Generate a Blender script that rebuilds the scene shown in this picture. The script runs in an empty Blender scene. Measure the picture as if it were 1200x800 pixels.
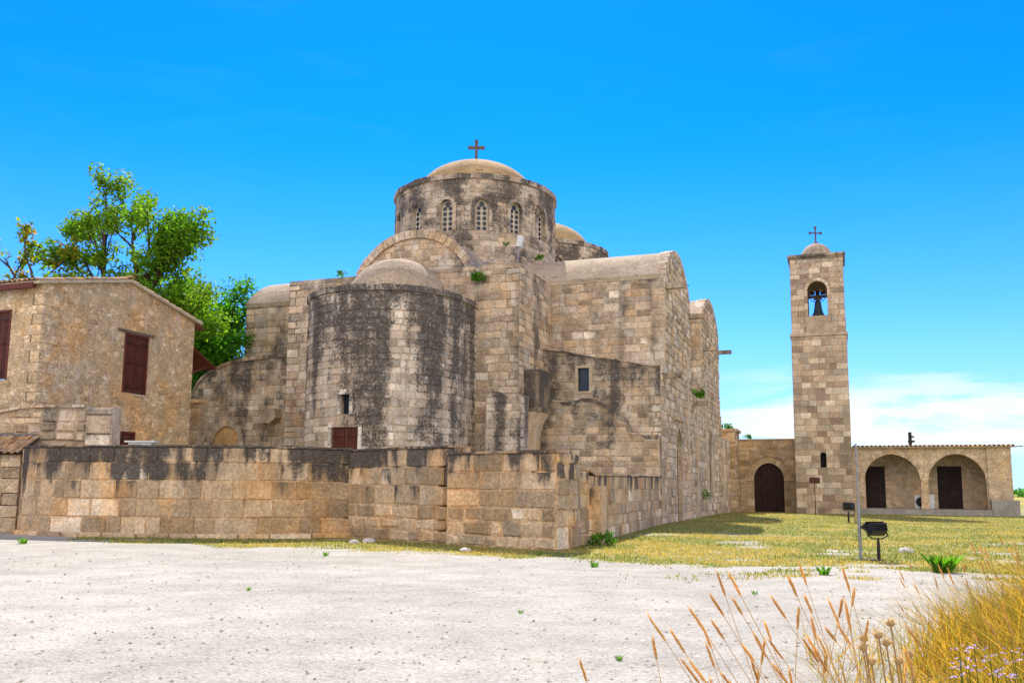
import bpy, math, random
import numpy as np
from mathutils import Vector, Matrix

R = math.radians
random.seed(7)
sc = bpy.context.scene
col = sc.collection

# ------------------------------------------------------------------ camera, sky, sun, exposure
cam_d = bpy.data.cameras.new("camera")
cam = bpy.data.objects.new("camera", cam_d)
col.objects.link(cam)
cam_d.sensor_width = 36
cam_d.lens = 31.5
cam_d.shift_y = 0.0292
cam_d.clip_start = 0.05
cam_d.clip_end = 6000
cam.location = (0, 0, 1.6)
cam.rotation_euler = (Matrix.Rotation(R(90 + 7.48), 3, 'X') @ Matrix.Rotation(0.008, 3, 'Z')).to_euler()
sc.camera = cam

SUN_EL, SUN_AZ = R(49), R(-3.5)            # azimuth measured from +Y towards +X
world = bpy.data.worlds.new("World")
sc.world = world
world.use_nodes = True
wn, wl = world.node_tree.nodes, world.node_tree.links
wn.clear()
w_out = wn.new('ShaderNodeOutputWorld')
w_bg = wn.new('ShaderNodeBackground')
w_bg.inputs['Strength'].default_value = 0.14
sky = wn.new('ShaderNodeTexSky')
sky.sky_type = 'NISHITA'
sky.sun_disc = False
sky.sun_elevation = SUN_EL
sky.sun_rotation = SUN_AZ
sky.air_density = 1.0
sky.dust_density = 0.1
sky.ozone_density = 3.0
w_hsv = wn.new('ShaderNodeHueSaturation')
w_hsv.inputs['Saturation'].default_value = 1.1
w_hsv.inputs['Hue'].default_value = 0.5
wl.new(sky.outputs[0], w_hsv.inputs['Color'])
# thin clouds: a low bank to the right and a faint veil
tc = wn.new('ShaderNodeTexCoord')
sep = wn.new('ShaderNodeSeparateXYZ')
wl.new(tc.outputs['Generated'], sep.inputs[0])
def wmath(op, a, b=None, clamp=False):
    n = wn.new('ShaderNodeMath'); n.operation = op; n.use_clamp = clamp
    for i, v in enumerate((a, b)):
        if v is None: continue
        if isinstance(v, (int, float)): n.inputs[i].default_value = v
        else: wl.new(v, n.inputs[i])
    return n.outputs[0]
def wrange(v, a, b, c=0.0, d=1.0):
    n = wn.new('ShaderNodeMapRange'); n.interpolation_type = 'SMOOTHSTEP'
    wl.new(v, n.inputs[0])
    for i, x in zip((1, 2, 3, 4), (a, b, c, d)): n.inputs[i].default_value = x
    return n.outputs[0]
mapn = wn.new('ShaderNodeMapping'); mapn.inputs['Scale'].default_value = (3.2, 3.2, 17)
wl.new(tc.outputs['Generated'], mapn.inputs[0])
cn = wn.new('ShaderNodeTexNoise'); cn.inputs['Scale'].default_value = 1.6
cn.inputs['Detail'].default_value = 9; cn.inputs['Roughness'].default_value = 0.55
cn.inputs['Distortion'].default_value = 0.5
wl.new(mapn.outputs[0], cn.inputs[0])
lowband = wmath('MULTIPLY', wrange(sep.outputs['Z'], 0.02, 0.06), wrange(sep.outputs['Z'], 0.15, 0.075))
side = wrange(sep.outputs['X'], 0.12, 0.3)
cov = wmath('MULTIPLY', lowband, side)
thick = wrange(wmath('ADD', cn.outputs[0], wmath('MULTIPLY', cov, 0.22)), 0.53, 0.72)
fac = wmath('MULTIPLY', thick, wmath('ADD', wmath('MULTIPLY', cov, 0.95), 0.006), clamp=True)
def wmix(f, a, b, mode='MIX'):
    x = wn.new('ShaderNodeMixRGB'); x.blend_type = mode
    for sock, v in zip(x.inputs, (f, a, b)):
        if isinstance(v, tuple): sock.default_value = (*v, 1)
        elif isinstance(v, (int, float)): sock.default_value = v
        else: wl.new(v, sock)
    return x.outputs[0]
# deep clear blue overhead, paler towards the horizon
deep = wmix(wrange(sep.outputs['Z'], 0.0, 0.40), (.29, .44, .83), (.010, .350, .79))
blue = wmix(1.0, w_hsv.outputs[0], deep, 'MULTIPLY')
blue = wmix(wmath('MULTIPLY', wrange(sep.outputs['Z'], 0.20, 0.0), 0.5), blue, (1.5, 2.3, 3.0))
blue = wmix(fac, blue, (3.2, 3.25, 3.3))
# unseen bright cloud bank added behind the camera to fill-light the shaded walls
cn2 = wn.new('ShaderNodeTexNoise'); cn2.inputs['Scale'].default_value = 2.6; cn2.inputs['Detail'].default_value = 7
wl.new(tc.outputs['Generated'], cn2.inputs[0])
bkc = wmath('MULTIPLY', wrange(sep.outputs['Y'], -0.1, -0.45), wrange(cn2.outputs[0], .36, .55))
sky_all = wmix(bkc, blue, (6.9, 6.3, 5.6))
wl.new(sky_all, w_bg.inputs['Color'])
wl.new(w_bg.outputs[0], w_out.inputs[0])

sun_d = bpy.data.lights.new("sun", 'SUN')
sun_d.energy = 3.4
sun_d.angle = R(0.53)
sun_d.color = (1.0, 0.95, 0.86)
sun = bpy.data.objects.new("sun", sun_d)
col.objects.link(sun)
sdir = Vector((math.sin(SUN_AZ) * math.cos(SUN_EL), math.cos(SUN_AZ) * math.cos(SUN_EL), math.sin(SUN_EL)))
sun.rotation_euler = sdir.to_track_quat('Z', 'Y').to_euler()
sun.location = (0, 60, 60)

sc.view_settings.view_transform = 'Standard'
sc.view_settings.look = 'None'
sc.view_settings.gamma = 1
sc.view_settings.use_curve_mapping = False
sc.view_settings.exposure = 1.25

# ------------------------------------------------------------------ frames
A0 = R(-20)                                 # the monastery's grid is turned 20 degrees from the view
P0 = Vector((7.2, 43.0))                    # outer corner of the church's lean-to
BX = Vector((math.cos(A0), math.sin(A0)))   # local u in world
AY = Vector((-math.sin(A0), math.cos(A0)))  # local v in world
def W(u, v, z=0.0):
    p = P0 + u * BX + v * AY
    return Vector((p.x, p.y, z))

# ------------------------------------------------------------------ noise used for ground masks
_rg = np.random.RandomState(3)
_tab = _rg.rand(256, 256)
def vnoise(x, y):
    x = np.asarray(x, float); y = np.asarray(y, float)
    xi = np.floor(x).astype(int); yi = np.floor(y).astype(int)
    fx = x - xi; fy = y - yi
    fx = fx * fx * (3 - 2 * fx); fy = fy * fy * (3 - 2 * fy)
    g = lambda i, j: _tab[i % 256, j % 256]
    return (g(xi, yi) * (1 - fx) + g(xi + 1, yi) * fx) * (1 - fy) + (g(xi, yi + 1) * (1 - fx) + g(xi + 1, yi + 1) * fx) * fy
def fbm(x, y, o=4):
    s = 0; a = 0.5; t = 0
    for k in range(o):
        s = s + a * vnoise(np.asarray(x) * 2 ** k + 17.3 * k, np.asarray(y) * 2 ** k + 9.1 * k); t += a; a *= 0.5
    return s / t
def sstep(a, b, x):
    t = np.clip((np.asarray(x, float) - a) / (b - a), 0, 1)
    return t * t * (3 - 2 * t)

# ------------------------------------------------------------------ mesh builder
class MB:
    def __init__(s):
        s.v = []; s.f = []; s.uv = []; s.c = []; s.m = []; s.sm = []
    def face(s, pts, uv=None, c=(0.5, 0.0, 0.5), m=0, smooth=False):
        b = len(s.v)
        pts = [Vector(p) for p in pts]
        s.v.extend(pts)
        s.f.append(tuple(range(b, b + len(pts))))
        if uv is None:
            n = (pts[1] - pts[0]).cross(pts[2] - pts[0])
            if n.length < 1e-12: n = Vector((0, 0, 1))
            n.normalize()
            if abs(n.z) > 0.9: uv = [(p.x, p.y) for p in pts]
            else:
                t = Vector((0, 0, 1)).cross(n); t.normalize()
                uv = [(p.dot(t), p.z) for p in pts]
        s.uv.extend(uv); s.c.append((c, len(pts))); s.m.append(m); s.sm.append(smooth)
    def grid(s, rows, c=(0.5, 0.0, 0.5), m=0, smooth=True, uvs=None, closed=False):
        """rows: list of lists of points, shared vertices"""
        b = len(s.v); nc = len(rows[0])
        for r in rows: s.v.extend(Vector(p) for p in r)
        for i in range(len(rows) - 1):
            for j in range(nc if closed else nc - 1):
                j2 = (j + 1) % nc
                q = (b + i * nc + j, b + i * nc + j2, b + (i + 1) * nc + j2, b + (i + 1) * nc + j)
                s.f.append(q)
                for k in q:
                    p = s.v[k]; s.uv.append((p.x + p.y, p.z))
                s.c.append((c, 4)); s.m.append(m); s.sm.append(smooth)
    def box(s, x0, x1, y0, y1, z0, z1, c=(0.5, 0.0, 0.5), m=0, M=None):
        P = [Vector((x, y, z)) for z in (z0, z1) for y in (y0, y1) for x in (x0, x1)]
        if M is not None: P = [M @ p for p in P]
        for q in ((0, 2, 3, 1), (4, 5, 7, 6), (0, 1, 5, 4), (1, 3, 7, 5), (3, 2, 6, 7), (2, 0, 4, 6)):
            s.face([P[i] for i in q], c=c, m=m)
    def tube(s, pts, rad, seg=8, c=(0.5, 0.0, 0.5), m=0, cap=True):
        pts = [Vector(p) for p in pts]
        if not isinstance(rad, (list, tuple)): rad = [rad] * len(pts)
        rows = []; up = None
        for i, p in enumerate(pts):
            d = (pts[min(i + 1, len(pts) - 1)] - pts[max(i - 1, 0)])
            if d.length < 1e-9: d = Vector((0, 0, 1))
            d.normalize()
            if up is None:
                up = Vector((0, 0, 1)) if abs(d.z) < 0.9 else Vector((1, 0, 0))
            x = d.cross(up); x.normalize(); up = x.cross(d); up.normalize()
            rows.append([p + rad[i] * (math.cos(a) * x + math.sin(a) * up) for a in [2 * math.pi * k / seg for k in range(seg)]])
        s.grid(rows, c=c, m=m, closed=True)
        if cap:
            s.face(rows[-1], c=c, m=m); s.face(rows[0][::-1], c=c, m=m)
    def lathe(s, cx, cy, prof, seg=32, a0=0.0, a1=2 * math.pi, c=(0.5, 0.0, 0.5), m=0, smooth=True):
        full = abs(a1 - a0 - 2 * math.pi) < 1e-6
        n = seg if full else seg + 1
        rows = [[(cx + r * math.cos(a0 + (a1 - a0) * k / seg), cy + r * math.sin(a0 + (a1 - a0) * k / seg), z) for k in range(n)] for r, z in prof]
        s.grid(rows, c=c, m=m, smooth=smooth, closed=full)
    def prism(s, poly, d0, d1, surf, c=(0.5, 0.0, 0.5), m=0):
        """poly: (s,t) points; extruded from depth d0 to d1 on a surface"""
        a = [surf(x, y, d1) for x, y in poly]; b = [surf(x, y, d0) for x, y in poly]
        s.face(a, c=c, m=m); s.face(b[::-1], c=c, m=m)
        for i in range(len(poly)):
            j = (i + 1) % len(poly)
            s.face([a[i], b[i], b[j], a[j]], c=c, m=m)
    def build(s, name, mats, parent=None, origin=(0, 0, 0)):
        me = bpy.data.meshes.new(name)
        o = Vector(origin)
        me.from_pydata([tuple(p - o) for p in s.v], [], s.f)
        uvl = me.uv_layers.new(name="UVMap")
        uvl.data.foreach_set('uv', np.array(s.uv, dtype=np.float32).ravel())
        ca = me.color_attributes.new("stone", 'FLOAT_COLOR', 'CORNER')
        arr = np.concatenate([np.tile(np.array([c[0], c[1], c[2], 1.0], dtype=np.float32), (n, 1)) for c, n in s.c])
        ca.data.foreach_set('color', arr.ravel())
        me.polygons.foreach_set('use_smooth', np.array(s.sm, dtype=bool))
        if not isinstance(mats, (list, tuple)): mats = [mats]
        for mt in mats: me.materials.append(mt)
        me.polygons.foreach_set('material_index', np.array(s.m, dtype=np.int32))
        me.update()
        ob = bpy.data.objects.new(name, me)
        col.objects.link(ob)
        if parent is not None: ob.parent = parent
        return ob

def fast_mesh(name, V, F, C, mats, parent=None):
    """big triangle/quad soup from numpy; C one colour per face"""
    me = bpy.data.meshes.new(name)
    n = F.shape[1]
    me.vertices.add(len(V)); me.vertices.foreach_set('co', V.astype(np.float32).ravel())
    me.loops.add(F.size); me.loops.foreach_set('vertex_index', F.astype(np.int32).ravel())
    me.polygons.add(len(F))
    me.polygons.foreach_set('loop_start', np.arange(0, F.size, n, dtype=np.int32))
    me.update(calc_edges=True)
    ca = me.color_attributes.new("stone", 'FLOAT_COLOR', 'CORNER')
    cc = np.repeat(np.concatenate([C, np.ones((len(C), 1))], 1), n, axis=0).astype(np.float32)
    ca.data.foreach_set('color', cc.ravel())
    for mt in (mats if isinstance(mats, (list, tuple)) else [mats]): me.materials.append(mt)
    me.validate()
    ob = bpy.data.objects.new(name, me)
    col.objects.link(ob)
    if parent is not None: ob.parent = parent
    return ob

def tag(o, label=None, cat=None, group=None, kind=None):
    if label: o['label'] = label
    if cat: o['category'] = cat
    if group: o['group'] = group
    if kind: o['kind'] = kind
    return o
def thing(name, label, cat, loc=(0, 0, 0), rz=0.0, group=None):
    o = bpy.data.objects.new(name, None)
    o.empty_display_size = 0.3
    col.objects.link(o)
    o.location = loc; o.rotation_euler = (0, 0, rz)
    return tag(o, label, cat, group)
def copy_tree(o, parent=None):
    c = o.copy(); col.objects.link(c)
    c.parent = parent
    for ch in list(o.children): copy_tree(ch, c)
    return c

# ------------------------------------------------------------------ materials
def nt(name):
    m = bpy.data.materials.new(name); m.use_nodes = True
    n, l = m.node_tree.nodes, m.node_tree.links
    return m, n, l, n['Principled BSDF']
class NB:
    def __init__(s, n, l): s.n = n; s.l = l
    def put(s, sock, v):
        if isinstance(v, (int, float)): sock.default_value = v
        elif isinstance(v, (tuple, list)):
            sock.default_value = tuple(v) if len(v) == 4 or sock.type == 'VECTOR' else (*v, 1)
        else: s.l.new(v, sock)
    def math(s, op, a, b=0.0, clamp=False):
        x = s.n.new('ShaderNodeMath'); x.operation = op; x.use_clamp = clamp
        s.put(x.inputs[0], a); s.put(x.inputs[1], b); return x.outputs[0]
    def rng(s, v, a, b, c=0.0, d=1.0):
        x = s.n.new('ShaderNodeMapRange'); x.interpolation_type = 'SMOOTHSTEP'
        s.put(x.inputs[0], v)
        for i, q in zip((1, 2, 3, 4), (a, b, c, d)): x.inputs[i].default_value = q
        return x.outputs[0]
    def mix(s, f, a, b, mode='MIX'):
        x = s.n.new('ShaderNodeMixRGB'); x.blend_type = mode
        s.put(x.inputs[0], f); s.put(x.inputs[1], a); s.put(x.inputs[2], b); return x.outputs[0]
    def noise(s, vec, scale, detail=4, rough=0.55, dist=0.0):
        x = s.n.new('ShaderNodeTexNoise')
        x.inputs['Scale'].default_value = scale; x.inputs['Detail'].default_value = detail
        x.inputs['Roughness'].default_value = rough; x.inputs['Distortion'].default_value = dist
        if vec is not None: s.l.new(vec, x.inputs['Vector'])
        return x.outputs[0]
    def mapping(s, vec, scale=(1, 1, 1), loc=(0, 0, 0)):
        x = s.n.new('ShaderNodeMapping'); x.inputs['Scale'].default_value = scale; x.inputs['Location'].default_value = loc
        s.l.new(vec, x.inputs[0]); return x.outputs[0]
    def ramp(s, v, stops, interp='LINEAR'):
        x = s.n.new('ShaderNodeValToRGB'); x.color_ramp.interpolation = interp
        e = x.color_ramp.elements
        while len(e) < len(stops): e.new(0.5)
        for i, (p, c) in enumerate(stops): e[i].position = p; e[i].color = (*c, 1)
        s.put(x.inputs[0], v); return x.outputs[0]
    def vor(s, vec, scale, feature='F1', rand=1.0):
        x = s.n.new('ShaderNodeTexVoronoi'); x.feature = feature
        x.inputs['Scale'].default_value = scale; x.inputs['Randomness'].default_value = rand
        if vec is not None: s.l.new(vec, x.inputs['Vector'])
        return x
    def bump(s, h, strength, dist=0.02, normal=None):
        x = s.n.new('ShaderNodeBump'); x.inputs['Strength'].default_value = strength; x.inputs['Distance'].default_value = dist
        s.l.new(h, x.inputs['Height'])
        if normal is not None: s.l.new(normal, x.inputs['Normal'])
        return x.outputs[0]

TINT = [(0.0, (.33, .25, .17)), (0.2, (.49, .37, .25)), (0.45, (.57, .455, .33)), (0.7, (.50, .35, .205)), (0.85, (.46, .395, .33)), (1.0, (.72, .63, .51))]
def stone_mat(name, tints=TINT, mortar=(.49, .385, .285), stain=0.5, stain_bias=0.0, z0=0.0, z1=10.0, topk=0.25,
              stain_col=(.045, .040, .037), white=0.25, sx=0.9, sy=0.10, ochre=0.25, rubble=0.0, seed=0.0, spotty=0.5, bump=0.6, sst=0.10, speck=.7, smear=0.0, sharp=.32):
    m, n, l, p = nt(name); b = NB(n, l)
    tcn = n.new('ShaderNodeTexCoord'); obj = b.mapping(tcn.outputs['Object'], loc=(seed, seed * 1.7, seed * .3))
    uv = b.mapping(tcn.outputs['UV'], loc=(seed, 0, 0))
    at = n.new('ShaderNodeAttribute'); at.attribute_name = 'stone'
    sp = n.new('ShaderNodeSeparateColor'); l.new(at.outputs['Color'], sp.inputs[0])
    base = b.ramp(sp.outputs[0], tints)
    if rubble > 0:      # small fieldstones drawn by cells
        wob = b.noise(obj, 3.0, 3)
        vv = n.new('ShaderNodeVectorMath'); vv.operation = 'ADD'
        l.new(b.mapping(tcn.outputs['UV'], scale=(1, 1.5, 1)), vv.inputs[0])
        nn = n.new('ShaderNodeTexNoise'); nn.inputs['Scale'].default_value = 4; l.new(obj, nn.inputs[0])
        sc_ = n.new('ShaderNodeVectorMath'); sc_.operation = 'SCALE'; sc_.inputs['Scale'].default_value = 0.14
        l.new(nn.outputs['Color'], sc_.inputs[0]); l.new(sc_.outputs[0], vv.inputs[1])
        v1 = b.vor(vv.outputs[0], rubble); v2 = b.vor(vv.outputs[0], rubble, 'DISTANCE_TO_EDGE')
        cs = n.new('ShaderNodeSeparateColor'); l.new(v1.outputs['Color'], cs.inputs[0])
        rc = b.ramp(cs.outputs[0], tints)
        rc = b.mix(0.8, rc, b.rng(cs.outputs[1], 0, 1, .76, 1.22), 'MULTIPLY')
        rc = b.mix(b.rng(b.noise(obj, .9, 5, .6), .42, .68, .0, .2), rc, mortar)
        joint = b.rng(v2.outputs['Distance'], 0.0, 0.12)
        jm = b.math('MULTIPLY', b.math('SUBTRACT', 1.0, joint), b.rng(b.noise(obj, 1.3, 3), .35, .6, .25, 1))
        pres = b.math('MULTIPLY', b.rng(cs.outputs[2], .22, .30), joint)
        mrt = b.mix(b.noise(obj, 5, 5, .65), tuple(x * .78 for x in mortar), tuple(x * 1.1 for x in mortar))
        base = b.mix(b.math('MULTIPLY', pres, .92), mrt, rc)
    mort = b.mix(b.noise(obj, 9, 4), tuple(x * .8 for x in mortar), tuple(x * 1.2 for x in mortar))
    if smear > 0:       # old pointing smeared over the faces
        base = b.mix(b.math('MULTIPLY', b.rng(b.noise(obj, .75, 6, .65), .48, .62), smear), base, mort)
    base = b.mix(sp.outputs[1], base, mort)
    base = b.mix(1.0, base, b.rng(sp.outputs[2], 0, 1, .72, 1.34), 'MULTIPLY')
    n1 = b.noise(obj, 1.7, 6, .62); n2 = b.noise(obj, 11, 5, .65); n3 = b.noise(obj, 42, 3, .6)
    base = b.mix(1.0, base, b.rng(n1, .3, .7, .80, 1.14), 'MULTIPLY')
    base = b.mix(1.0, base, b.rng(n2, .3, .7, .68, 1.22), 'MULTIPLY')
    base = b.mix(.8, base, b.rng(n3, .3, .7, .82, 1.12), 'MULTIPLY')
    # iron-rich ochre patches
    oc = b.math('MULTIPLY', b.rng(b.noise(obj, .55, 5, .6), .47, .66), ochre)
    base = b.mix(oc, base, b.mix(1.0, base, (1.25, .92, .55), 'MULTIPLY'))
    # pale lime bloom
    wp = b.math('MULTIPLY', b.rng(b.math('ADD', b.noise(b.mapping(uv, scale=(1.3, .42, 1), loc=(3, 5, 0)), 1.0, 7, .68), b.math('MULTIPLY', n2, .25)), .64, .80), white)
    base = b.mix(wp, base, (.60, .52, .43))
    # black lichen: streaks running down and speckles
    su = n.new('ShaderNodeSeparateXYZ'); l.new(tcn.outputs['UV'], su.inputs[0])
    hgt = b.rng(su.outputs[1], z0, z1, -topk, topk)
    st = b.noise(b.mapping(uv, scale=(sx, sy, 1), loc=(1.7, 2.3, 0)), 1.0, 5, .55)
    bl = b.noise(obj, .9, 6, .65)
    f = b.math('ADD', b.math('MULTIPLY', st, 1.0), b.math('MULTIPLY', bl, .75))
    f = b.math('ADD', f, b.math('MULTIPLY', n2, spotty))
    f = b.math('ADD', f, hgt)
    f = b.math('ADD', f, b.math('MULTIPLY', b.math('SUBTRACT', sp.outputs[0], .5), sst))
    f = b.rng(f, 1.05 + .25 * (spotty) - stain_bias, 1.05 + sharp + .25 * (spotty) - stain_bias)
    f = b.math('MULTIPLY', f, stain)
    dark = b.mix(b.rng(b.noise(obj, 19, 4, .7), .50, .66), stain_col, tuple(x * 3.2 for x in stain_col))
    dark = b.mix(b.math('MULTIPLY', b.rng(b.noise(obj, 6.5, 5, .75), .55, .66), speck), dark, (.40, .365, .32))
    base = b.mix(f, base, dark)
    l.new(base, p.inputs['Base Color'])
    p.inputs['Roughness'].default_value = 0.95
    p.inputs['Specular IOR Level'].default_value = 0.2
    h = b.math('ADD', b.math('MULTIPLY', n2, .7), b.math('MULTIPLY', n3, .3))
    nm = b.bump(h, bump, 0.05)
    if rubble > 0: nm = b.bump(joint, 0.4, 0.04, nm)
    l.new(nm, p.inputs['Normal'])
    return m

def plain_mat(name, c, rough=0.8, var=0.2, scale=6, metallic=0.0, c2=None, bump=0.15, spec=0.3):
    m, n, l, p = nt(name); b = NB(n, l)
    tcn = n.new('ShaderNodeTexCoord'); obj = tcn.outputs['Object']
    n1 = b.noise(obj, scale, 5, .6); n2 = b.noise(obj, scale * 6, 4, .6)
    bc = b.mix(b.rng(n1, .35, .65), c, c2 if c2 else tuple(x * (1 - var) for x in c))
    bc = b.mix(1.0, bc, b.rng(n2, .3, .7, 1 - var * .7, 1 + var * .5), 'MULTIPLY')
    l.new(bc, p.inputs['Base Color'])
    p.inputs['Roughness'].default_value = rough; p.inputs['Metallic'].default_value = metallic
    p.inputs['Specular IOR Level'].default_value = spec
    if bump: l.new(b.bump(n2, bump, 0.02), p.inputs['Normal'])
    return m

def attr_mat(name, ca, cb, cc=None, rough=0.7, trans=0.0, tcol=None):
    """colour from the mesh attribute (r: ca to cb, g: towards cc, b: brightness)"""
    m, n, l, p = nt(name); b = NB(n, l)
    at = n.new('ShaderNodeAttribute'); at.attribute_name = 'stone'
    sp = n.new('ShaderNodeSeparateColor'); l.new(at.outputs['Color'], sp.inputs[0])
    bc = b.mix(sp.outputs[0], ca, cb)
    if cc: bc = b.mix(sp.outputs[1], bc, cc)
    bc = b.mix(1.0, bc, b.rng(sp.outputs[2], 0, 1, .6, 1.4), 'MULTIPLY')
    l.new(bc, p.inputs['Base Color'])
    p.inputs['Roughness'].default_value = rough
    p.inputs['Specular IOR Level'].default_value = 0.08 if trans > 0 else .2
    if trans > 0:
        t = n.new('ShaderNodeBsdfTranslucent')
        l.new(b.mix(1.0, bc, tcol if tcol else (1.5, 1.4, .6), 'MULTIPLY'), t.inputs[0])
        mx = n.new('ShaderNodeMixShader'); mx.inputs[0].default_value = trans
        l.new(p.outputs[0], mx.inputs[1]); l.new(t.outputs[0], mx.inputs[2])
        l.new(mx.outputs[0], n['Material Output'].inputs[0])
    return m

def plank_mat(name, c, width=0.16, vertical=True, rough=0.7):
    m, n, l, p = nt(name); b = NB(n, l)
    tcn = n.new('ShaderNodeTexCoord')
    su = n.new('ShaderNodeSeparateXYZ'); l.new(tcn.outputs['UV'], su.inputs[0])
    x = b.math('DIVIDE', su.outputs[0 if vertical else 1], width)
    fr = b.math('FRACT', x); fl = b.math('FLOOR', x)
    wn_ = n.new('ShaderNodeTexWhiteNoise'); wn_.noise_dimensions = '1D'; l.new(fl, wn_.inputs['W'])
    gap = b.rng(b.math('ABSOLUTE', b.math('SUBTRACT', fr, .5)), .43, .49)
    grain = b.noise(b.mapping(tcn.outputs['UV'], scale=(30, 2, 1) if vertical else (2, 30, 1)), 1.0, 4, .6)
    bc = b.mix(1.0, c, b.rng(wn_.outputs['Value'], 0, 1, .78, 1.2), 'MULTIPLY')
    bc = b.mix(1.0, bc, b.rng(grain, .3, .7, .75, 1.2), 'MULTIPLY')
    fd = b.rng(b.noise(tcn.outputs['Object'], 1.9, 6, .7), .5, .68)
    bc = b.mix(b.math('MULTIPLY', fd, .4), bc, tuple(v * 1.6 + .03 for v in c))
    bc = b.mix(b.math('MULTIPLY', gap, .8), bc, tuple(v * .25 for v in c))
    l.new(bc, p.inputs['Base Color']); p.inputs['Roughness'].default_value = rough
    p.inputs['Specular IOR Level'].default_value = 0.25
    l.new(b.bump(b.math('SUBTRACT', grain, b.math('MULTIPLY', gap, 2.0)), .4, .02), p.inputs['Normal'])
    return m

M = {}
M['apse'] = stone_mat('lichened_apse_stone', stain=.91, stain_bias=.105, z0=2, z1=10.6, topk=.08, white=1.0, sx=1.15, sy=.06, sharp=.20, smear=.3, ochre=.12, spotty=.8,
                      tints=[(0, (.46, .38, .30)), (.3, (.55, .46, .37)), (.6, (.61, .53, .44)), (1, (.68, .62, .54))], seed=2.0)
M['church'] = stone_mat('weathered_church_stone', stain=.8, stain_bias=.0, z0=0, z1=13, topk=.05, white=.9, smear=.7, sharp=.24, ochre=.35, spotty=.45, seed=5.0)
M['south'] = stone_mat('south_wall_stone', stain=.75, stain_bias=-.05, z0=0, z1=13, topk=.0, white=.6, smear=.4, sharp=.24, speck=.4, ochre=.3, spotty=.4, seed=8.0)
M['drum'] = stone_mat('drum_stone', stain=.88, stain_bias=.045, z0=13, z1=19, topk=.04, white=1.0, sharp=.18, smear=.3, ochre=.2, sx=.6, sy=.3, spotty=.7, seed=11.0,
                      tints=[(0, (.38, .29, .21)), (.3, (.49, .38, .27)), (.6, (.55, .44, .33)), (1, (.48, .40, .32))])
M['lower'] = stone_mat('grey_lower_stone', stain=.9, stain_bias=.04, z0=0, z1=9, topk=.14, white=1.0, smear=.7, sharp=.24, ochre=.25, spotty=.6, seed=14.0)
M['enclosure'] = stone_mat('enclosure_ashlar', stain=.94, stain_bias=-.04, z0=.1, z1=3.0, topk=.32, speck=.2, sharp=.22, white=.15, ochre=.55, sx=2.1, sy=.40, spotty=.45, seed=17.0, sst=.36,
                           mortar=(.56, .39, .23),
                           tints=[(0, (.37, .265, .165)), (.3, (.47, .34, .21)), (.55, (.52, .40, .27)), (.8, (.47, .315, .165)), (1, (.62, .51, .38))])
M['tower'] = stone_mat('tower_ashlar', stain=.35, stain_bias=-.15, z0=0, z1=20, topk=.03, white=.2, ochre=.15, spotty=.4, seed=21.0, mortar=(.34, .25, .17),
                       tints=[(0, (.37, .27, .195)), (.3, (.45, .335, .235)), (.6, (.52, .41, .30)), (1, (.60, .51, .40))], bump=.35)
M['arcade'] = stone_mat('arcade_stone', stain=.25, stain_bias=-.2, z0=0, z1=5, topk=.03, white=.25, ochre=.35, spotty=.4, seed=25.0, rubble=2.2,
                        tints=[(0, (.52, .385, .25)), (.5, (.58, .44, .295)), (1, (.63, .50, .35))], mortar=(.58, .44, .29), bump=.3)
M['gatewall'] = stone_mat('gate_wall_stone', stain=.35, stain_bias=-.12, z0=0, z1=6, topk=.08, white=.2, ochre=.6, spotty=.4, seed=29.0,
                          tints=[(0, (.42, .30, .165)), (.5, (.50, .36, .205)), (1, (.56, .43, .27))])
M['house'] = stone_mat('house_rubble', stain=.25, stain_bias=-.2, z0=0, z1=10, topk=.0, white=.6, ochre=.6, spotty=.5, seed=33.0, rubble=3.9,
                       tints=[(0, (.38, .27, .165)), (.25, (.58, .43, .265)), (.5, (.64, .48, .29)), (.8, (.52, .37, .22)), (1, (.74, .63, .47))],
                       mortar=(.53, .385, .23))
def plaster_mat(name, c, c2, crack=.5):
    m, n, l, p = nt(name); b = NB(n, l)
    tcn = n.new('ShaderNodeTexCoord'); obj = tcn.outputs['Object']
    n0 = b.noise(obj, .5, 6, .6); n1 = b.noise(obj, 2.3, 6, .65); n2 = b.noise(obj, 13, 5, .65); n3 = b.noise(obj, 45, 3, .6)
    bc = b.mix(b.rng(n0, .40, .62), c, c2)
    bc = b.mix(b.math('MULTIPLY', b.rng(n1, .56, .66), .55), bc, tuple(v * .55 for v in c2))
    bc = b.mix(b.math('MULTIPLY', b.rng(b.noise(b.mapping(obj, loc=(7, 3, 1)), 1.3, 5, .6), .58, .66), .5), bc, tuple(min(.7, v * 1.35) for v in c))
    bc = b.mix(1.0, bc, b.rng(n2, .3, .7, .72, 1.2), 'MULTIPLY'); bc = b.mix(1.0, bc, b.rng(n3, .3, .7, .8, 1.15), 'MULTIPLY')
    vv = n.new('ShaderNodeVectorMath'); vv.operation = 'ADD'
    nn = n.new('ShaderNodeTexNoise'); nn.inputs['Scale'].default_value = 1.6; nn.inputs['Detail'].default_value = 5; l.new(obj, nn.inputs[0])
    l.new(obj, vv.inputs[0]); l.new(nn.outputs['Color'], vv.inputs[1])
    ck = b.vor(vv.outputs[0], .55, 'DISTANCE_TO_EDGE')
    line = b.math('MULTIPLY', b.rng(ck.outputs['Distance'], .022, .004), b.rng(n1, .42, .55))
    bc = b.mix(b.math('MULTIPLY', line, crack), bc, tuple(v * .3 for v in c2))
    l.new(bc, p.inputs['Base Color']); p.inputs['Roughness'].default_value = .95; p.inputs['Specular IOR Level'].default_value = .2
    h = b.math('ADD', n2, b.math('MULTIPLY', n1, 2.0))
    l.new(b.bump(h, .45, .08), p.inputs['Normal'])
    return m
M['render'] = plaster_mat('lime_plaster_roof', (.45, .35, .245), (.34, .26, .175))
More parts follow.
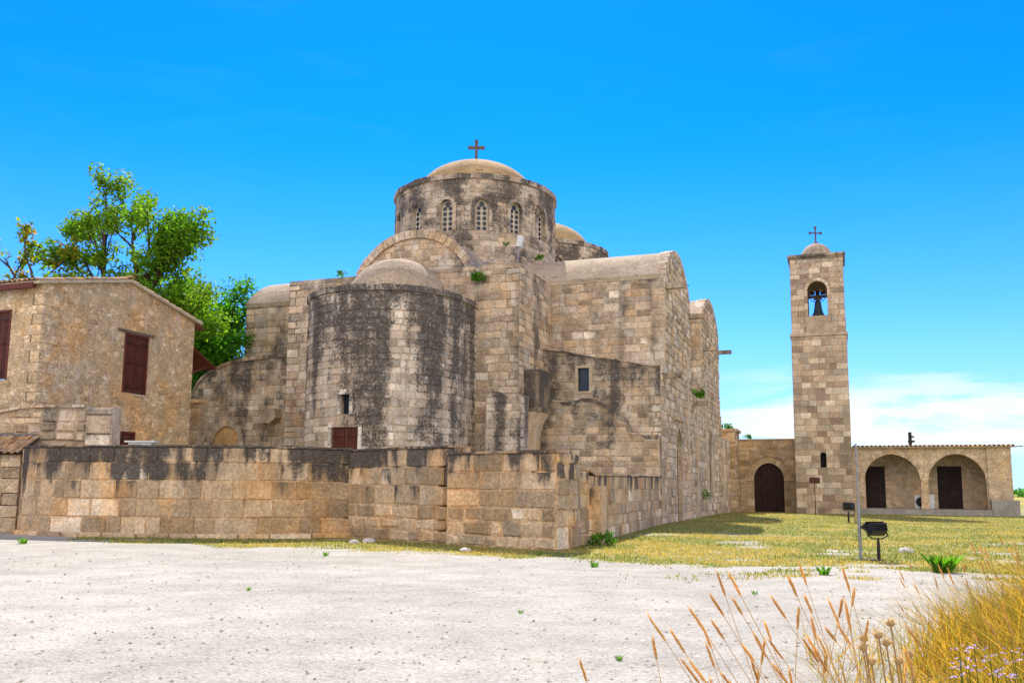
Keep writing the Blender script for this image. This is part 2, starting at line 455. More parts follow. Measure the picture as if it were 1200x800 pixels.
M['domeplaster'] = plaster_mat('ochre_dome_plaster', (.48, .33, .165), (.38, .255, .125))
M['flatroof'] = plain_mat('flat_roof_screed', (.33, .28, .21), .95, .3, 1.2, bump=.3)
M['trim'] = plain_mat('pale_dressed_stone', (.52, .42, .29), .9, .25, 3, bump=.3)
M['tracery'] = plain_mat('plaster_tracery', (.55, .47, .36), .9, .15, 3, bump=.2)
M['glass'] = plain_mat('dark_window_glass', (.012, .022, .045), .25, .2, 2, bump=0, spec=.35)
M['void'] = plain_mat('dark_recess', (.012, .011, .010), .9, .2, 2, bump=0)
M['shutter'] = plank_mat('red_brown_planks', (.080, .020, .012), .16)
M['darkdoor'] = plank_mat('dark_brown_planks', (.035, .014, .009), .18)
M['grate'] = plank_mat('dark_brown_grille', (.028, .014, .011), .12)
M['redwood'] = plain_mat('painted_red_brown_wood', (.13, .028, .018), .6, .25, 4)
M['greywood'] = plain_mat('old_grey_timber', (.17, .13, .10), .9, .35, 6)
M['iron'] = plain_mat('dark_iron', (.035, .025, .022), .6, .4, 8, metallic=.3)
M['cross'] = plain_mat('brown_cross_metal', (.13, .10, .075), .7, .4, 6)
M['bell'] = plain_mat('dark_bronze', (.07, .09, .085), .5, .4, 5, metallic=.35, c2=(.06, .11, .11))
M['galv'] = plain_mat('galvanised_steel', (.30, .31, .33), .5, .25, 8, metallic=.5)
M['black'] = plain_mat('black_lamp_housing', (.018, .018, .02), .45, .3, 6)
M['white'] = plain_mat('white_painted_metal', (.62, .62, .60), .5, .1, 5)
M['rust'] = plain_mat('brown_sign_plate', (.075, .028, .018), .7, .3, 6)
M['conc'] = plain_mat('grey_concrete', (.36, .33, .29), .95, .25, 2, bump=.3)
M['yellowmetal'] = plain_mat('faded_yellow_metal', (.42, .33, .14), .6, .25, 6)
M['tile'] = attr_mat('clay_roof_tile', (.44, .24, .11), (.56, .37, .20), (.33, .27, .19), .9)
M['leaf'] = attr_mat('bright_broadleaf', (.06, .17, .014), (.17, .28, .025), (.36, .17, .04), .65, .5, (1.7, 1.9, .6))
M['darkleaf'] = attr_mat('glossy_green_leaf', (.03, .13, .012), (.10, .25, .022), (.25, .26, .03), .6, .45, (1.7, 2.1, .5))
M['bark'] = plain_mat('brown_bark', (.10, .065, .045), .95, .4, 5, bump=.5)
M['grass'] = attr_mat('lawn_blades', (.44, .33, .085), (.10, .18, .03), (.46, .37, .15), .8, .4, (1.5, 1.4, .7))
M['straw'] = attr_mat('dry_straw', (.70, .43, .07), (.46, .32, .06), (.15, .20, .035), .7, .5, (1.4, 1.2, .6))
M['ear'] = attr_mat('barley_ear', (.64, .49, .20), (.46, .28, .10), None, .75, .4, (1.6, 1.2, .6))
M['flower'] = plain_mat('lilac_petals', (.42, .30, .66), .7, .3, 30, c2=(.62, .5, .74), bump=0)
M['thistle'] = attr_mat('pale_dry_thistle', (.62, .48, .28), (.45, .30, .13), None, .8, .3, (1.2, 1.1, .8))
M['rock'] = plain_mat('pale_limestone', (.62, .57, .50), .95, .2, 4, bump=.5)
M['pebble'] = attr_mat('gravel_pebble', (.40, .365, .31), (.22, .18, .14), None, .95)

# ------------------------------------------------------------------ walls
def plane_surf(o, T, N):
    o = Vector(o); T = Vector(T); N = Vector(N)
    return lambda s, t, d=0.0: o + T * s + N * d + Vector((0, 0, t))
def path_surf(pts, close_normals=True):
    """wall along a polyline of (x,y); outward normal is to the right of the direction of travel"""
    P = [Vector(p) for p in pts]
    L = [0.0]
    for i in range(1, len(P)): L.append(L[-1] + (P[i] - P[i - 1]).length)
    Nn = []
    for i in range(len(P)):
        d = P[min(i + 1, len(P) - 1)] - P[max(i - 1, 0)]; d.normalize()
        Nn.append(Vector((d.y, -d.x)))
    def f(s, t, d=0.0):
        s_ = min(max(s, 0), L[-1])
        i = 0
        while i < len(P) - 2 and L[i + 1] < s_: i += 1
        k = (s - L[i]) / max(1e-9, L[i + 1] - L[i])
        kk = min(max(k, 0), 1)
        p = P[i].lerp(P[i + 1], k) if 0 <= k <= 1 else P[i] + (P[i + 1] - P[i]) * k
        nn = Nn[i].lerp(Nn[i + 1], kk); nn.normalize()
        p = p + nn * d
        return Vector((p.x, p.y, t))
    return f, L[-1]

def arch_top(op, s):
    """height of an opening's head at s"""
    if op.get('R') is None: return op['t1']
    c = (op['s0'] + op['s1']) / 2; hw = (op['s1'] - op['s0']) / 2
    x = abs(s - c); k = op['R'] - hw
    return op['t1'] + math.sqrt(max(0, op['R'] ** 2 - (x + k) ** 2))
def op(s0, s1, t0, t1, R_=None, depth=0.3):
    return dict(s0=s0, s1=s1, t0=t0, t1=t1, R=R_, depth=depth)

def panel(mb, surf, s0, s1, t0, top, ops=(), th=0.6, ds=0.6, m=0, breaks=(), closed=True, c=(0.5, 1.0, 0.5)):
    topf = top if callable(top) else (lambda s: top)
    xs = {round(s0, 4), round(s1, 4)}
    k = max(1, int((s1 - s0) / ds))
    for i in range(k + 1): xs.add(round(s0 + (s1 - s0) * i / k, 4))
    for b_ in breaks:
        if s0 < b_ < s1: xs.add(round(b_ - 0.002, 4)); xs.add(round(b_ + 0.002, 4))
    for o in ops:
        seg = 12 if o['R'] else 1
        for i in range(seg + 1): xs.add(round(o['s0'] + (o['s1'] - o['s0']) * (0.5 - 0.5 * math.cos(math.pi * i / seg) if seg > 1 else i), 4))
    xs = sorted(x for x in xs if s0 - 1e-6 <= x <= s1 + 1e-6)
    for a, b in zip(xs[:-1], xs[1:]):
        if b - a < 1e-5: continue
        mid = (a + b) / 2
        spans = []; la, lb = t0, t0
        here = sorted([o for o in ops if o['s0'] < mid < o['s1']], key=lambda o: o['t0'])
        for o in here:
            if o['t0'] > t0 + 1e-4: spans.append((la, lb, o['t0'], o['t0']))
            la, lb = arch_top(o, a), arch_top(o, b)
            D = o['depth']
            mb.face([surf(a, la), surf(b, lb), surf(b, lb, -D), surf(a, la, -D)], c=c, m=m)          # head
            if o['t0'] > t0 + 1e-4: mb.face([surf(a, o['t0'], -D), surf(b, o['t0'], -D), surf(b, o['t0']), surf(a, o['t0'])], c=c, m=m)
        spans.append((la, lb, topf(a), topf(b)))
        for (pa, pb, qa, qb) in spans:
            mb.face([surf(a, pa), surf(b, pb), surf(b, qb), surf(a, qa)], uv=[(a, pa), (b, pb), (b, qb), (a, qa)], c=c, m=m)
            if closed:
                mb.face([surf(b, pb, -th), surf(a, pa, -th), surf(a, qa, -th), surf(b, qb, -th)], uv=[(b, pb), (a, pa), (a, qa), (b, qb)], c=c, m=m)
        ta, tb = topf(a), topf(b)
        mb.face([surf(a, ta), surf(b, tb), surf(b, tb, -th), surf(a, ta, -th)], c=c, m=m)
    for o in ops:
        for s in (o['s0'], o['s1']):
            q = [surf(s, o['t0']), surf(s, o['t0'], -o['depth']), surf(s, o['t1'], -o['depth']), surf(s, o['t1'])]
            mb.face(q if s == o['s0'] else q[::-1], c=c, m=m)
    if closed:
        for s in (s0, s1):
            q = [surf(s, t0), surf(s, t0, -th), surf(s, topf(s), -th), surf(s, topf(s))]
            mb.face(q if s == s1 else q[::-1], c=c, m=m)

def stones(mb, surf, s0, s1, t0, top, h=0.36, lmin=0.35, lmax=0.8, ops=(), gap=0.012, proud=0.022, jit=0.016, bev=0.028, m=0, bg=0.6,
           seed=1, breaks=(), frame=0.0, skip=0.0, dvar=0.012, rnd=None, hvar=0.26, tone=None):
    """irregular courses of separate stones lying on the wall's face"""
    r = random.Random(seed)
    topf = top if callable(top) else (lambda s: top)
    cuts0 = sorted([s0] + [b for b in breaks if s0 < b < s1] + [s1])
    for ca, cb in zip(cuts0[:-1], cuts0[1:]):
        e = min(0.004, (cb - ca) * .01)
        tmax = max(topf(ca + e + (cb - ca - 2 * e) * i / 24) for i in range(25))
        t = t0
        while t < tmax - 0.05:
            hh = h * (1 + r.uniform(-hvar, hvar))
            tb = t + hh
            if tb > tmax - 0.12 and tb < tmax + .6: tb = max(tb, tmax) if tb < tmax + 0.12 else tmax
            tm = (t + tb) / 2
            iv = [(ca, cb)]
            for o in ops:
                tt = arch_top(o, (o['s0'] + o['s1']) / 2)
                if tb < o['t0'] - frame * .6 + .02 or t > tt + frame: continue
                if o['R'] and tm > o['t1']:
                    c0 = (o['s0'] + o['s1']) / 2; hw = (o['s1'] - o['s0']) / 2 + frame; RR = o['R'] + frame
                    tl = max(t, o['t1']) - o['t1']
                    x = math.sqrt(max(0, RR ** 2 - tl ** 2)) - (o['R'] + 0.0 - (o['s1'] - o['s0']) / 2)
                    if x <= 0: continue
                    oa, ob = c0 - x, c0 + x
                else: oa, ob = o['s0'] - frame, o['s1'] + frame
                new = []
                for (x, y) in iv:
                    if ob <= x or oa >= y: new.append((x, y)); continue
                    if oa > x: new.append((x, oa))
                    if ob < y: new.append((ob, y))
                iv = new
            for (x, y) in iv:
                s = x
                while s < y - 0.03:
                    ln = r.uniform(lmin, lmax)
                    if s + ln > y - lmin * .7: ln = y - s
                    a, b = s, s + ln
                    s = b
                    if r.random() < skip: continue
                    g = gap * r.uniform(.6, 1.5)
                    J = lambda: r.uniform(-jit, jit)
                    q = [(a + g + J(), t + g + J()), (b - g + J(), t + g + J()), (b - g + J(), tb - g + J()), (a + g + J(), tb - g + J())]
                    ta, tc_ = topf(min(max(a, ca + e), cb - e)), topf(min(max(b, ca + e), cb - e))
                    cl = False
                    qq = []
                    for i, (u_, v_) in enumerate(q):
                        tl = topf(min(max(u_, ca + e), cb - e)) - 0.01
                        if v_ > tl: v_ = tl; cl = True
                        qq.append((min(max(u_, ca + .003), cb - .003), v_))
                    if qq[2][1] - qq[1][1] < .03 and qq[3][1] - qq[0][1] < .03: continue
                    qq = [(u_, max(v_, t)) for u_, v_ in qq]
                    pr = proud + r.uniform(-dvar, dvar)
                    cxm = sum(u_ for u_, _ in qq) / 4; cym = sum(v_ for _, v_ in qq) / 4
                    def inset(u_, v_):
                        return (u_ + math.copysign(min(bev, abs(cxm - u_) * .6), cxm - u_), v_ + math.copysign(min(bev, abs(cym - v_) * .6), cym - v_))
                    ii = [inset(*k) for k in qq]
                    cc = (r.random(), 0.0, min(1, max(0, r.gauss(.5, .3)))) if rnd is None else rnd(r, cxm, cym)
                    O = [surf(u_, v_, -0.005) for u_, v_ in qq]
                    tl1, tl2 = r.uniform(-.008, .008), r.uniform(-.008, .008)
                    I = [surf(ii[0][0], ii[0][1], pr + tl1), surf(ii[1][0], ii[1][1], pr + tl2), surf(ii[2][0], ii[2][1], pr - tl1), surf(ii[3][0], ii[3][1], pr - tl2)]
                    mb.face(I, uv=ii, c=cc, m=m)
                    for k in range(4):
                        k2 = (k + 1) % 4
                        mb.face([O[k], O[k2], I[k2], I[k]], uv=[qq[k], qq[k2], ii[k2], ii[k]], c=(cc[0], bg, cc[2]), m=m)
            t = tb

def voussoirs(mb, surf, o, w=0.35, n=11, d0=-0.01, d1=0.05, m=0, seed=2, legs=False, gap=0.01):
    """ring of arch stones round an opening's head; legs adds dressed jambs"""
    r = random.Random(seed)
    c = (o['s0'] + o['s1']) / 2; hw = (o['s1'] - o['s0']) / 2; RR = o['R'] or hw; k = RR - hw
    amax = math.acos(min(1, k / RR)) if RR > 0 else math.pi / 2
    amax_o = math.acos(min(1, k / (RR + w)))
    half = max(1, n // 2)
    for sg in (-1, 1):
        for i in range(half):
            f0, f1 = i / half, (i + 1) / half
            pts = []
            for f, rad, am in ((f0, RR, amax), (f0, RR + w, amax_o), (f1, RR + w, amax_o), (f1, RR, amax)):
                a = am * f
                pts.append((c + sg * (rad * math.cos(a) - k), o['t1'] + rad * math.sin(a)))
            gx = sum(p[0] for p in pts) / 4; gy = sum(p[1] for p in pts) / 4
            pts = [(gx + (p[0] - gx) * (1 - gap / w * 2), gy + (p[1] - gy) * (1 - gap / w * 2)) for p in pts]
            if sg > 0: pts = pts
            else: pts = pts[::-1]
            mb.prism(pts, d0, d1 + r.uniform(-.008, .008), surf, c=(r.random(), 0, r.gauss(.55, .15)), m=m)
    if legs:
        t = o['t0']
        while t < o['t1'] - .05:
            hh = min(r.uniform(.35, .55), o['t1'] - t)
            if o['t1'] - t - hh < .2: hh = o['t1'] - t
            for a, b in ((o['s0'] - w, o['s0']), (o['s1'], o['s1'] + w)):
                mb.prism([(a + gap, t + gap), (b, t + gap), (b, t + hh - gap), (a + gap, t + hh - gap)], d0, d1 + r.uniform(-.006, .006), surf, c=(r.random(), 0, r.gauss(.55, .15)), m=m)
            t += hh

def arch_plate(mb, surf, o, d0, d1, m=0, inset=0.0, c=(0.5, 0, 0.5), seg=14):
    """a plate filling an arched opening"""
    a, b = o['s0'] + inset, o['s1'] - inset
    pts = [(a, o['t0']), (b, o['t0'])]
    for i in range(seg + 1):
        s = b + (a - b) * i / seg
        s = (a + b) / 2 + (b - a) / 2 * math.cos(math.pi * i / seg)
        pts.append((s, arch_top(o, s) - inset))
    mb.prism(pts, d0, d1, surf, c=c, m=m)

def tile_roof(mb, E0, E1, up, n_rows, pitch=0.24, r_=0.07, length=0.45, seed=4, m=0, cap=True):
    """rows of half-round clay tiles running up from the eave E0-E1 along the vector up"""
    r = random.Random(seed)
    E0 = Vector(E0); E1 = Vector(E1); up = Vector(up); T = (E1 - E0); L = T.length; T.normalize()
    U = up.normalized(); N = T.cross(U).normalized()
    if N.z < 0: N = -N
    n = int(L / pitch); step = up.length / n_rows
    for i in range(n):
        x = (i + .5) * L / n
        for kind in (0, 1):
            for j in range(n_rows):
                base = E0 + T * (x + (0.5 * L / n if kind else 0)) + U * (j * step - .02)
                if kind and i == n - 1: continue
                sgn = 1 if kind == 0 else -1
                off = 0.03 if kind == 0 else 0.075
                rows = []
                jx = r.uniform(-.012, .012); jz = r.uniform(-.008, .008)
                for q, (dl, dr, dz) in enumerate(((0, 1.0, 0.022), (step * 1.08, .86, 0.0))):
                    rows.append([base + T * (jx + r_ * dr * math.cos(a)) + U * dl + N * (off + jz + dz + sgn * r_ * dr * math.sin(a)) for a in [math.pi * k / 6 for k in range(7)]])
                inner = [[p - N * sgn * .016 for p in row] for row in rows]
                cc = (r.random(), max(0, r.gauss(.15, .25)), min(1, max(0, r.gauss(.5, .22))))
                mb.grid(rows, c=cc, m=m); mb.grid([row[::-1] for row in inner], c=cc, m=m)
                mb.grid([rows[0], inner[0]], c=cc, m=m, smooth=False)

# ================================================================== GROUND
def bank(x, y):
    x = np.asarray(x, float); y = np.asarray(y, float)
    lim = 1.35 + .28 * np.clip(y - 3, -2, 8)
    g = (.40 + .34 * fbm(x * .9, y * .9)) * sstep(0, 2.1, x - lim) * sstep(9.5, 7.0, y) * sstep(-3, 0, y) * sstep(13, 9, x)
    g2 = .38 * sstep(2.2, .6, np.hypot(x - 1.2, y - 1.9))
    return np.maximum(g, g2)
def ground_z(x, y):
    x = np.asarray(x, float); y = np.asarray(y, float)
    return bank(x, y) + .05 * (fbm(x * .15 + 3, y * .15) - .5) * sstep(80, 30, y)
def edge_y(x):
    return np.interp(x, [-40, -16, -13, -9, -5, 0, 3, 6, 10, 20, 40], [40, 34, 27.6, 25.6, 24.2, 22.0, 20.6, 19.6, 18.2, 16.0, 13])
def lawn(x, y):
    """0..1 grass cover"""
    x = np.asarray(x, float); y = np.asarray(y, float)
    e = edge_y(x) + 4.2 * (fbm(x * .55, y * .8 + 5) - .5) + 1.8 * (fbm(x * 2.3, y * 2.3) - .5)
    m = sstep(-.5, .8, y - e)
    bare = sstep(.59, .70, fbm(x * .42 + 40, y * .42 + 11, 5)) * sstep(44, 28, y) * sstep(1.5, 4, x)
    tuft = sstep(.58, .66, fbm(x * .9 + 7, y * 1.3 + 70)) * sstep(-5.5, -.2, y - e) * sstep(1, 5, x)
    m = np.maximum(m * (1 - .85 * bare), tuft * .8)
    return m

def build_ground():
    xs = np.concatenate([[-3000, -800, -250, -110, -70], np.arange(-45, -20, 1.0), np.arange(-20, 30, .25), np.arange(30, 62, 1.0), [70, 110, 250, 800, 3000]])
    ys = np.concatenate([[-600, -100, -30, -8], np.arange(-4, 45, .25), np.arange(45, 90, 1.0), [95, 105, 130, 200, 500, 1500, 5000]])
    X, Y = np.meshgrid(xs, ys)
    Z = ground_z(X, Y)
    V = np.stack([X.ravel(), Y.ravel(), Z.ravel()], 1)
    nx, ny = len(xs), len(ys)
    i, j = np.meshgrid(np.arange(ny - 1), np.arange(nx - 1), indexing='ij')
    a = (i * nx + j).ravel()
    F = np.stack([a, a + 1, a + 1 + nx, a + nx], 1)
    me = bpy.data.meshes.new("ground")
    me.vertices.add(len(V)); me.vertices.foreach_set('co', V.astype(np.float32).ravel())
    me.loops.add(F.size); me.loops.foreach_set('vertex_index', F.astype(np.int32).ravel())
    me.polygons.add(len(F)); me.polygons.foreach_set('loop_start', np.arange(0, F.size, 4, dtype=np.int32))
    me.update(calc_edges=True)
    me.polygons.foreach_set('use_smooth', np.ones(len(F), bool))
    g = lawn(X, Y).ravel()
    g = np.where(Y.ravel() > 95, 1, g)
    far = sstep(80, 130, Y.ravel())
    bk = sstep(.02, .2, bank(X, Y).ravel())
    ca = me.color_attributes.new("stone", 'FLOAT_COLOR', 'POINT')
    ca.data.foreach_set('color', np.stack([g, far, bk, np.ones_like(g)], 1).astype(np.float32).ravel())
    m, n, l, p = nt('gravel_and_dry_lawn'); b = NB(n, l)
    tcn = n.new('ShaderNodeTexCoord'); obj = tcn.outputs['Object']
    at = n.new('ShaderNodeAttribute'); at.attribute_name = 'stone'
    sp = n.new('ShaderNodeSeparateColor'); l.new(at.outputs['Color'], sp.inputs[0])
    n0 = b.noise(obj, .22, 5, .6); n1 = b.noise(obj, 1.1, 6, .62); n2 = b.noise(obj, 14, 4, .7); n3 = b.noise(obj, 55, 3, .6)
    v = b.vor(obj, 38)
    vc = n.new('ShaderNodeSeparateColor'); l.new(v.outputs['Color'], vc.inputs[0])
    gr = b.ramp(vc.outputs[0], [(0, (.29, .252, .195)), (.2, (.375, .342, .278)), (.7, (.42, .386, .320)), (1, (.48, .446, .380))])
    gr = b.mix(1.0, gr, b.rng(n0, .35, .65, .88, 1.07), 'MULTIPLY')
    gr = b.mix(1.0, gr, b.rng(n1, .3, .7, .86, 1.08), 'MULTIPLY')
    gr = b.mix(.8, gr, b.rng(n2, .3, .7, .88, 1.07), 'MULTIPLY')
    gr = b.mix(b.math('MULTIPLY', b.rng(b.noise(obj, .45, 7, .7), .52, .66), .45), gr, b.mix(1.0, gr, (.80, .77, .72), 'MULTIPLY'))
    tracks = b.noise(b.mapping(obj, scale=(.12, 1.1, 1)), 1.0, 5, .6)
    gr = b.mix(b.rng(tracks, .50, .68, 0, .3), gr, b.mix(1.0, gr, (.80, .76, .70), 'MULTIPLY'))
    ln = b.mix(b.rng(n1, .35, .58), (.40, .31, .10), (.13, .18, .05))
    ln = b.mix(b.rng(n2, .45, .65), ln, (.43, .35, .18))
    fld = b.mix(b.rng(b.noise(b.mapping(obj, scale=(.01, .05, 1)), 1.0, 4), .45, .55), (.42, .31, .07), (.20, .22, .05))
    bc = b.mix(b.rng(b.math('ADD', sp.outputs[0], b.math('MULTIPLY', b.math('SUBTRACT', n2, .5), .7)), .3, .6), gr, ln)
    bc = b.mix(sp.outputs[1], bc, fld)
    bc = b.mix(sp.outputs[2], bc, b.mix(n2, (.24, .15, .05), (.36, .24, .08)))
    l.new(bc, p.inputs['Base Color']); p.inputs['Roughness'].default_value = 1.0; p.inputs['Specular IOR Level'].default_value = .15
    nm = b.bump(v.outputs['Distance'], .5, .02)
    nm = b.bump(b.math('ADD', n2, n1), .5, .06, nm)
    l.new(nm, p.inputs['Normal'])
    me.materials.append(m)
    o = bpy.data.objects.new("ground", me); col.objects.link(o)
    tag(o, kind='structure')
build_ground()

# ================================================================== CHURCH
church = thing('church', 'old domed stone church with a rounded blackened apse and two drums', 'church', (P0.x, P0.y, 0), A0)
Zv = Vector((0, 0, 1))
def cpart(mb, name, mats, parent=church, label=None):
    o = mb.build(name, mats, parent)
    if label: o['label'] = label
    return o

UC = -12.0
HW = 12.55
# ---- apse: half cylinder with straight sides
AV, AR = -5.2, 3.8
AZ = 10.45
def apse_surf(s, t, d=0.0):
    ls = 1.7; arc = math.pi * AR
    if s < ls: return Vector((UC - AR - d, -3.5 - s, t))
    if s < ls + arc:
        a = math.pi + (s - ls) / AR
        return Vector((UC + (AR + d) * math.cos(a), AV + (AR + d) * math.sin(a), t))
    return Vector((UC + AR + d, AV + (s - ls - arc), t))
AL = 1.7 * 2 + math.pi * AR
def apse_s(ang):      # angle from the -v axis, positive to the right
    return 1.7 + AR * (math.pi / 2 + ang)
win_o = op(apse_s(R(-1)) - .22, apse_s(R(-1)) + .22, 4.75, 5.62, None, .3)
dor_o = op(apse_s(R(-1)) - .68, apse_s(R(-1)) + .66, 2.35, 4.2, None, .18)
mb = MB()
panel(mb, apse_surf, 0, AL, 0, AZ - .25, [win_o, dor_o], th=.6, ds=.35, closed=False)
stones(mb, apse_surf, 0, AL, 0, AZ - .26, h=.33, lmin=.28, lmax=.7, ops=[win_o, dor_o], gap=.014, jit=.02, frame=.16, seed=11, proud=.025, dvar=.018)
# rim course with a slight overhang
rr = random.Random(5)
s = 0.0
while s < AL - .05:
    e = min(AL, s + rr.uniform(.4, .8)); tz = AZ + rr.uniform(-.02, .03)
    mb.prism([(s + .006, AZ - .25), (e - .006, AZ - .25), (e - .006, tz), (s + .006, tz)], -.5, .09 + rr.uniform(-.02, .03), apse_surf, c=(rr.random(), 0, rr.uniform(.2, .6)))
    s = e
# dressed surrounds of the window and the shutter
for o_, w_ in ((win_o, .16), (dor_o, .17)):
    a, b, c, d = o_['s0'], o_['s1'], o_['t0'], o_['t1']
    for q in ([(a - w_, c), (a, c), (a, d), (a - w_, d)], [(b, c), (b + w_, c), (b + w_, d), (b, d)], [(a - w_, d + .004), (b + w_, d + .004), (b + w_, d + w_ + .06), (a - w_, d + w_ + .06)]):
        mb.prism(q, -.02, .045, apse_surf, c=(.95, 0, .75))
apse = cpart(mb, 'apse', M['apse'], label='rounded apse wall streaked black with lichen')
mb = MB(); mb.prism([(win_o['s0'], 4.75), (win_o['s1'], 4.75), (win_o['s1'], 5.62), (win_o['s0'], 5.62)], -.32, -.26, apse_surf)
wpane = cpart(mb, 'window', M['glass'], apse)
mb = MB()
for k in range(2): x = win_o['s0'] + .16 * (k + 1); mb.tube([apse_surf(x, 4.75, -.2), apse_surf(x, 5.62, -.2)], .014, 6)
for k in range(3): z = 4.75 + .22 * (k + 1); mb.tube([apse_surf(win_o['s0'], z, -.2), apse_surf(win_o['s1'], z, -.2)], .014, 6)
cpart(mb, 'window_grille', M['iron'], apse)
mb = MB()
mid = (dor_o['s0'] + dor_o['s1']) / 2
for a, b in ((dor_o['s0'] + .02, mid - .012), (mid + .012, dor_o['s1'] - .02)):
    mb.prism([(a, 2.36), (b, 2.36), (b, 4.18), (a, 4.18)], -.14, -.07, apse_surf)
    for z in (2.6, 3.8): mb.prism([(a + .02, z), (b - .02, z), (b - .02, z + .16), (a + .02, z + .16)], -.07, -.035, apse_surf)
cpart(mb, 'shutter', M['shutter'], apse)
# apse semi-dome
mb = MB()
prof = [(2.5 * math.cos(a), AZ - .12 + 2.35 * math.sin(a)) for a in [math.pi / 2 * k / 14 for k in range(15)]]
mb.lathe(UC, AV + .75, [(2.55, AZ - .5)] + prof, 48)
mb.lathe(UC, AV, [(AR - .1, AZ - .12), (2.3, AZ - .02)], 48)
cpart(mb, 'apse_dome', M['render'])

# ---- chancel block behind the apse
BZ = 12.3
U0, U1 = -18.8, -6.0
mb = MB()
east = plane_surf((U0, -3.6, 0), (1, 0, 0), (0, -1, 0))
south_b = plane_surf((U1, -3.6, 0), (0, 1, 0), (1, 0, 0))
north_b = plane_surf((U0, 1.3, 0), (0, -1, 0), (-1, 0, 0))
WW = U1 - U0
topE = lambda s: BZ
panel(mb, east, 0, WW, 0, BZ, th=.7); panel(mb, south_b, 0, 4.9, 0, BZ, th=.7); panel(mb, north_b, 0, 4.9, 0, BZ, th=.7)
gapE = op(UC - AR - U0 + .1, UC + AR - U0 - .1, -1, AZ - .2, None, .1)
stones(mb, east, 0, WW, 0, BZ - .01, h=.36, lmin=.35, lmax=.85, ops=[gapE], seed=21, jit=.018, proud=.025)
stones(mb, south_b, 0, 4.88, 0, BZ - .01, h=.34, lmin=.3, lmax=.75, seed=22, jit=.018, proud=.025)
stones(mb, north_b, 0, 4.88, 0, BZ - .01, h=.36, lmin=.35, lmax=.85, seed=23, jit=.018)
chancel = cpart(mb, 'chancel_block', M['church'])
mb = MB(); mb.box(U0 + .3, U1 - .3, -3.3, 3.5, BZ - .6, BZ - .12); cpart(mb, 'flat_roof', M['flatroof'])

# ---- tribune arch over the chancel
GV = -2.75
GR_HW, GR_RISE = 3.45, 2.45
GR = (GR_HW ** 2 + GR_RISE ** 2) / (2 * GR_RISE)
def gable_top(s, hw=GR_HW, rise=GR_RISE, spring=BZ - .1):
    Rr = (hw ** 2 + rise ** 2) / (2 * rise)
    x = min(abs(s), hw)
    return spring + math.sqrt(max(0, Rr * Rr - x * x)) - (Rr - rise)
mb = MB()
gs = plane_surf((UC, GV, 0), (1, 0, 0), (0, -1, 0))
panel(mb, gs, -GR_HW + .02, GR_HW - .02, 10, lambda s: gable_top(s, GR_HW, GR_RISE) - .36, th=.5, ds=.2)
stones(mb, gs, -GR_HW + .3, GR_HW - .3, BZ - 2.2, lambda s: gable_top(s) - .42, h=.30, lmin=.3, lmax=.7, seed=31)
cpart(mb, 'tribune_gable', M['church'])
mb = MB()
rr = random.Random(8); nV = 25
Rr = GR; amax = math.asin(GR_HW / Rr); zc = BZ - .1 - (Rr - GR_RISE)
for i in range(nV):
    a0, a1 = -amax + 2 * amax * i / nV, -amax + 2 * amax * (i + 1) / nV
    g_ = .004
    ri, ro = Rr - .40, Rr + rr.uniform(-.015, .02)
    q = [(ri * math.sin(a1 - g_), zc + ri * math.cos(a1 - g_)), (ro * math.sin(a1 - g_), zc + ro * math.cos(a1 - g_)), (ro * math.sin(a0 + g_), zc + ro * math.cos(a0 + g_)), (ri * math.sin(a0 + g_), zc + ri * math.cos(a0 + g_))]
    mb.prism(q, -.6, .16 + rr.uniform(-.02, .02), gs, c=(rr.random(), 0, rr.gauss(.6, .2)))
cpart(mb, 'arch_ring', M['church'])
def barrel_roof(mb, p0, along, across, L, hw, rise, z, th=.25, seg=20, n=1):
    p0 = Vector(p0); along = Vector(along); across = Vector(across)
    Rr = (hw ** 2 + rise ** 2) / (2 * rise); am = math.asin(min(1, hw / Rr)); zc_ = z - (Rr - rise)
    rows = []
    for k in range(n + 1):
        rows.append([p0 + along * (L * k / n) + across * (Rr * math.sin(-am + 2 * am * i / seg)) + Zv * (zc_ + Rr * math.cos(-am + 2 * am * i / seg)) for i in range(seg + 1)])
    mb.grid(rows)
    for row in (rows[0], rows[-1]):
        mb.face(row, smooth=False)
        q = [row[0], row[-1], row[-1] - Zv * th, row[0] - Zv * th]; mb.face(q)
    for e in (0, -1):
        mb.face([rows[0][e], rows[-1][e], rows[-1][e] - Zv * th, rows[0][e] - Zv * th])
mb = MB(); barrel_roof(mb, (UC, GV + .05, 0), (0, 1, 0), (1, 0, 0), 5.2, GR_HW + .02, GR_RISE, BZ - .1); cpart(mb, 'vault_roof', M['render'])

# ---- the two cross arms (barrel roofed) with their gables in the south wall
ARMS = ((1.3, 9.3), (13.9, 22.7))
WZ = 12.4
CREST = 14.35
mb = MB()
for k, (va, vb) in enumerate(ARMS):
    uw = HW * 2
    es = plane_surf((-2 * HW, va, 0), (1, 0, 0), (0, -1, 0))
    panel(mb, es, 0, uw - .02, 0, WZ, th=.6)
    if k == 0:
        stones(mb, es, 0, U0 + 2 * HW - .03, 0, WZ - .02, h=.36, lmin=.35, lmax=.9, seed=41, jit=.015)
        stones(mb, es, U1 + 2 * HW + .05, uw - .03, 7.3, WZ - .02, h=.36, lmin=.35, lmax=.9, seed=42, jit=.015)
    else:
        stones(mb, es, uw - 6, uw - .03, 6.5, WZ - .02, h=.36, lmin=.35, lmax=.9, seed=43)
    ws = plane_surf((0, vb, 0), (-1, 0, 0), (0, 1, 0))
    panel(mb, ws, 0.02, uw, 0, WZ, th=.6)
    ns = plane_surf((-2 * HW, vb, 0), (0, -1, 0), (-1, 0, 0))
    hw = (vb - va) / 2
    panel(mb, ns, 0, vb - va, 0, lambda s, hw=hw: gable_top(s - hw, hw, CREST - WZ - .05, WZ), th=.6)
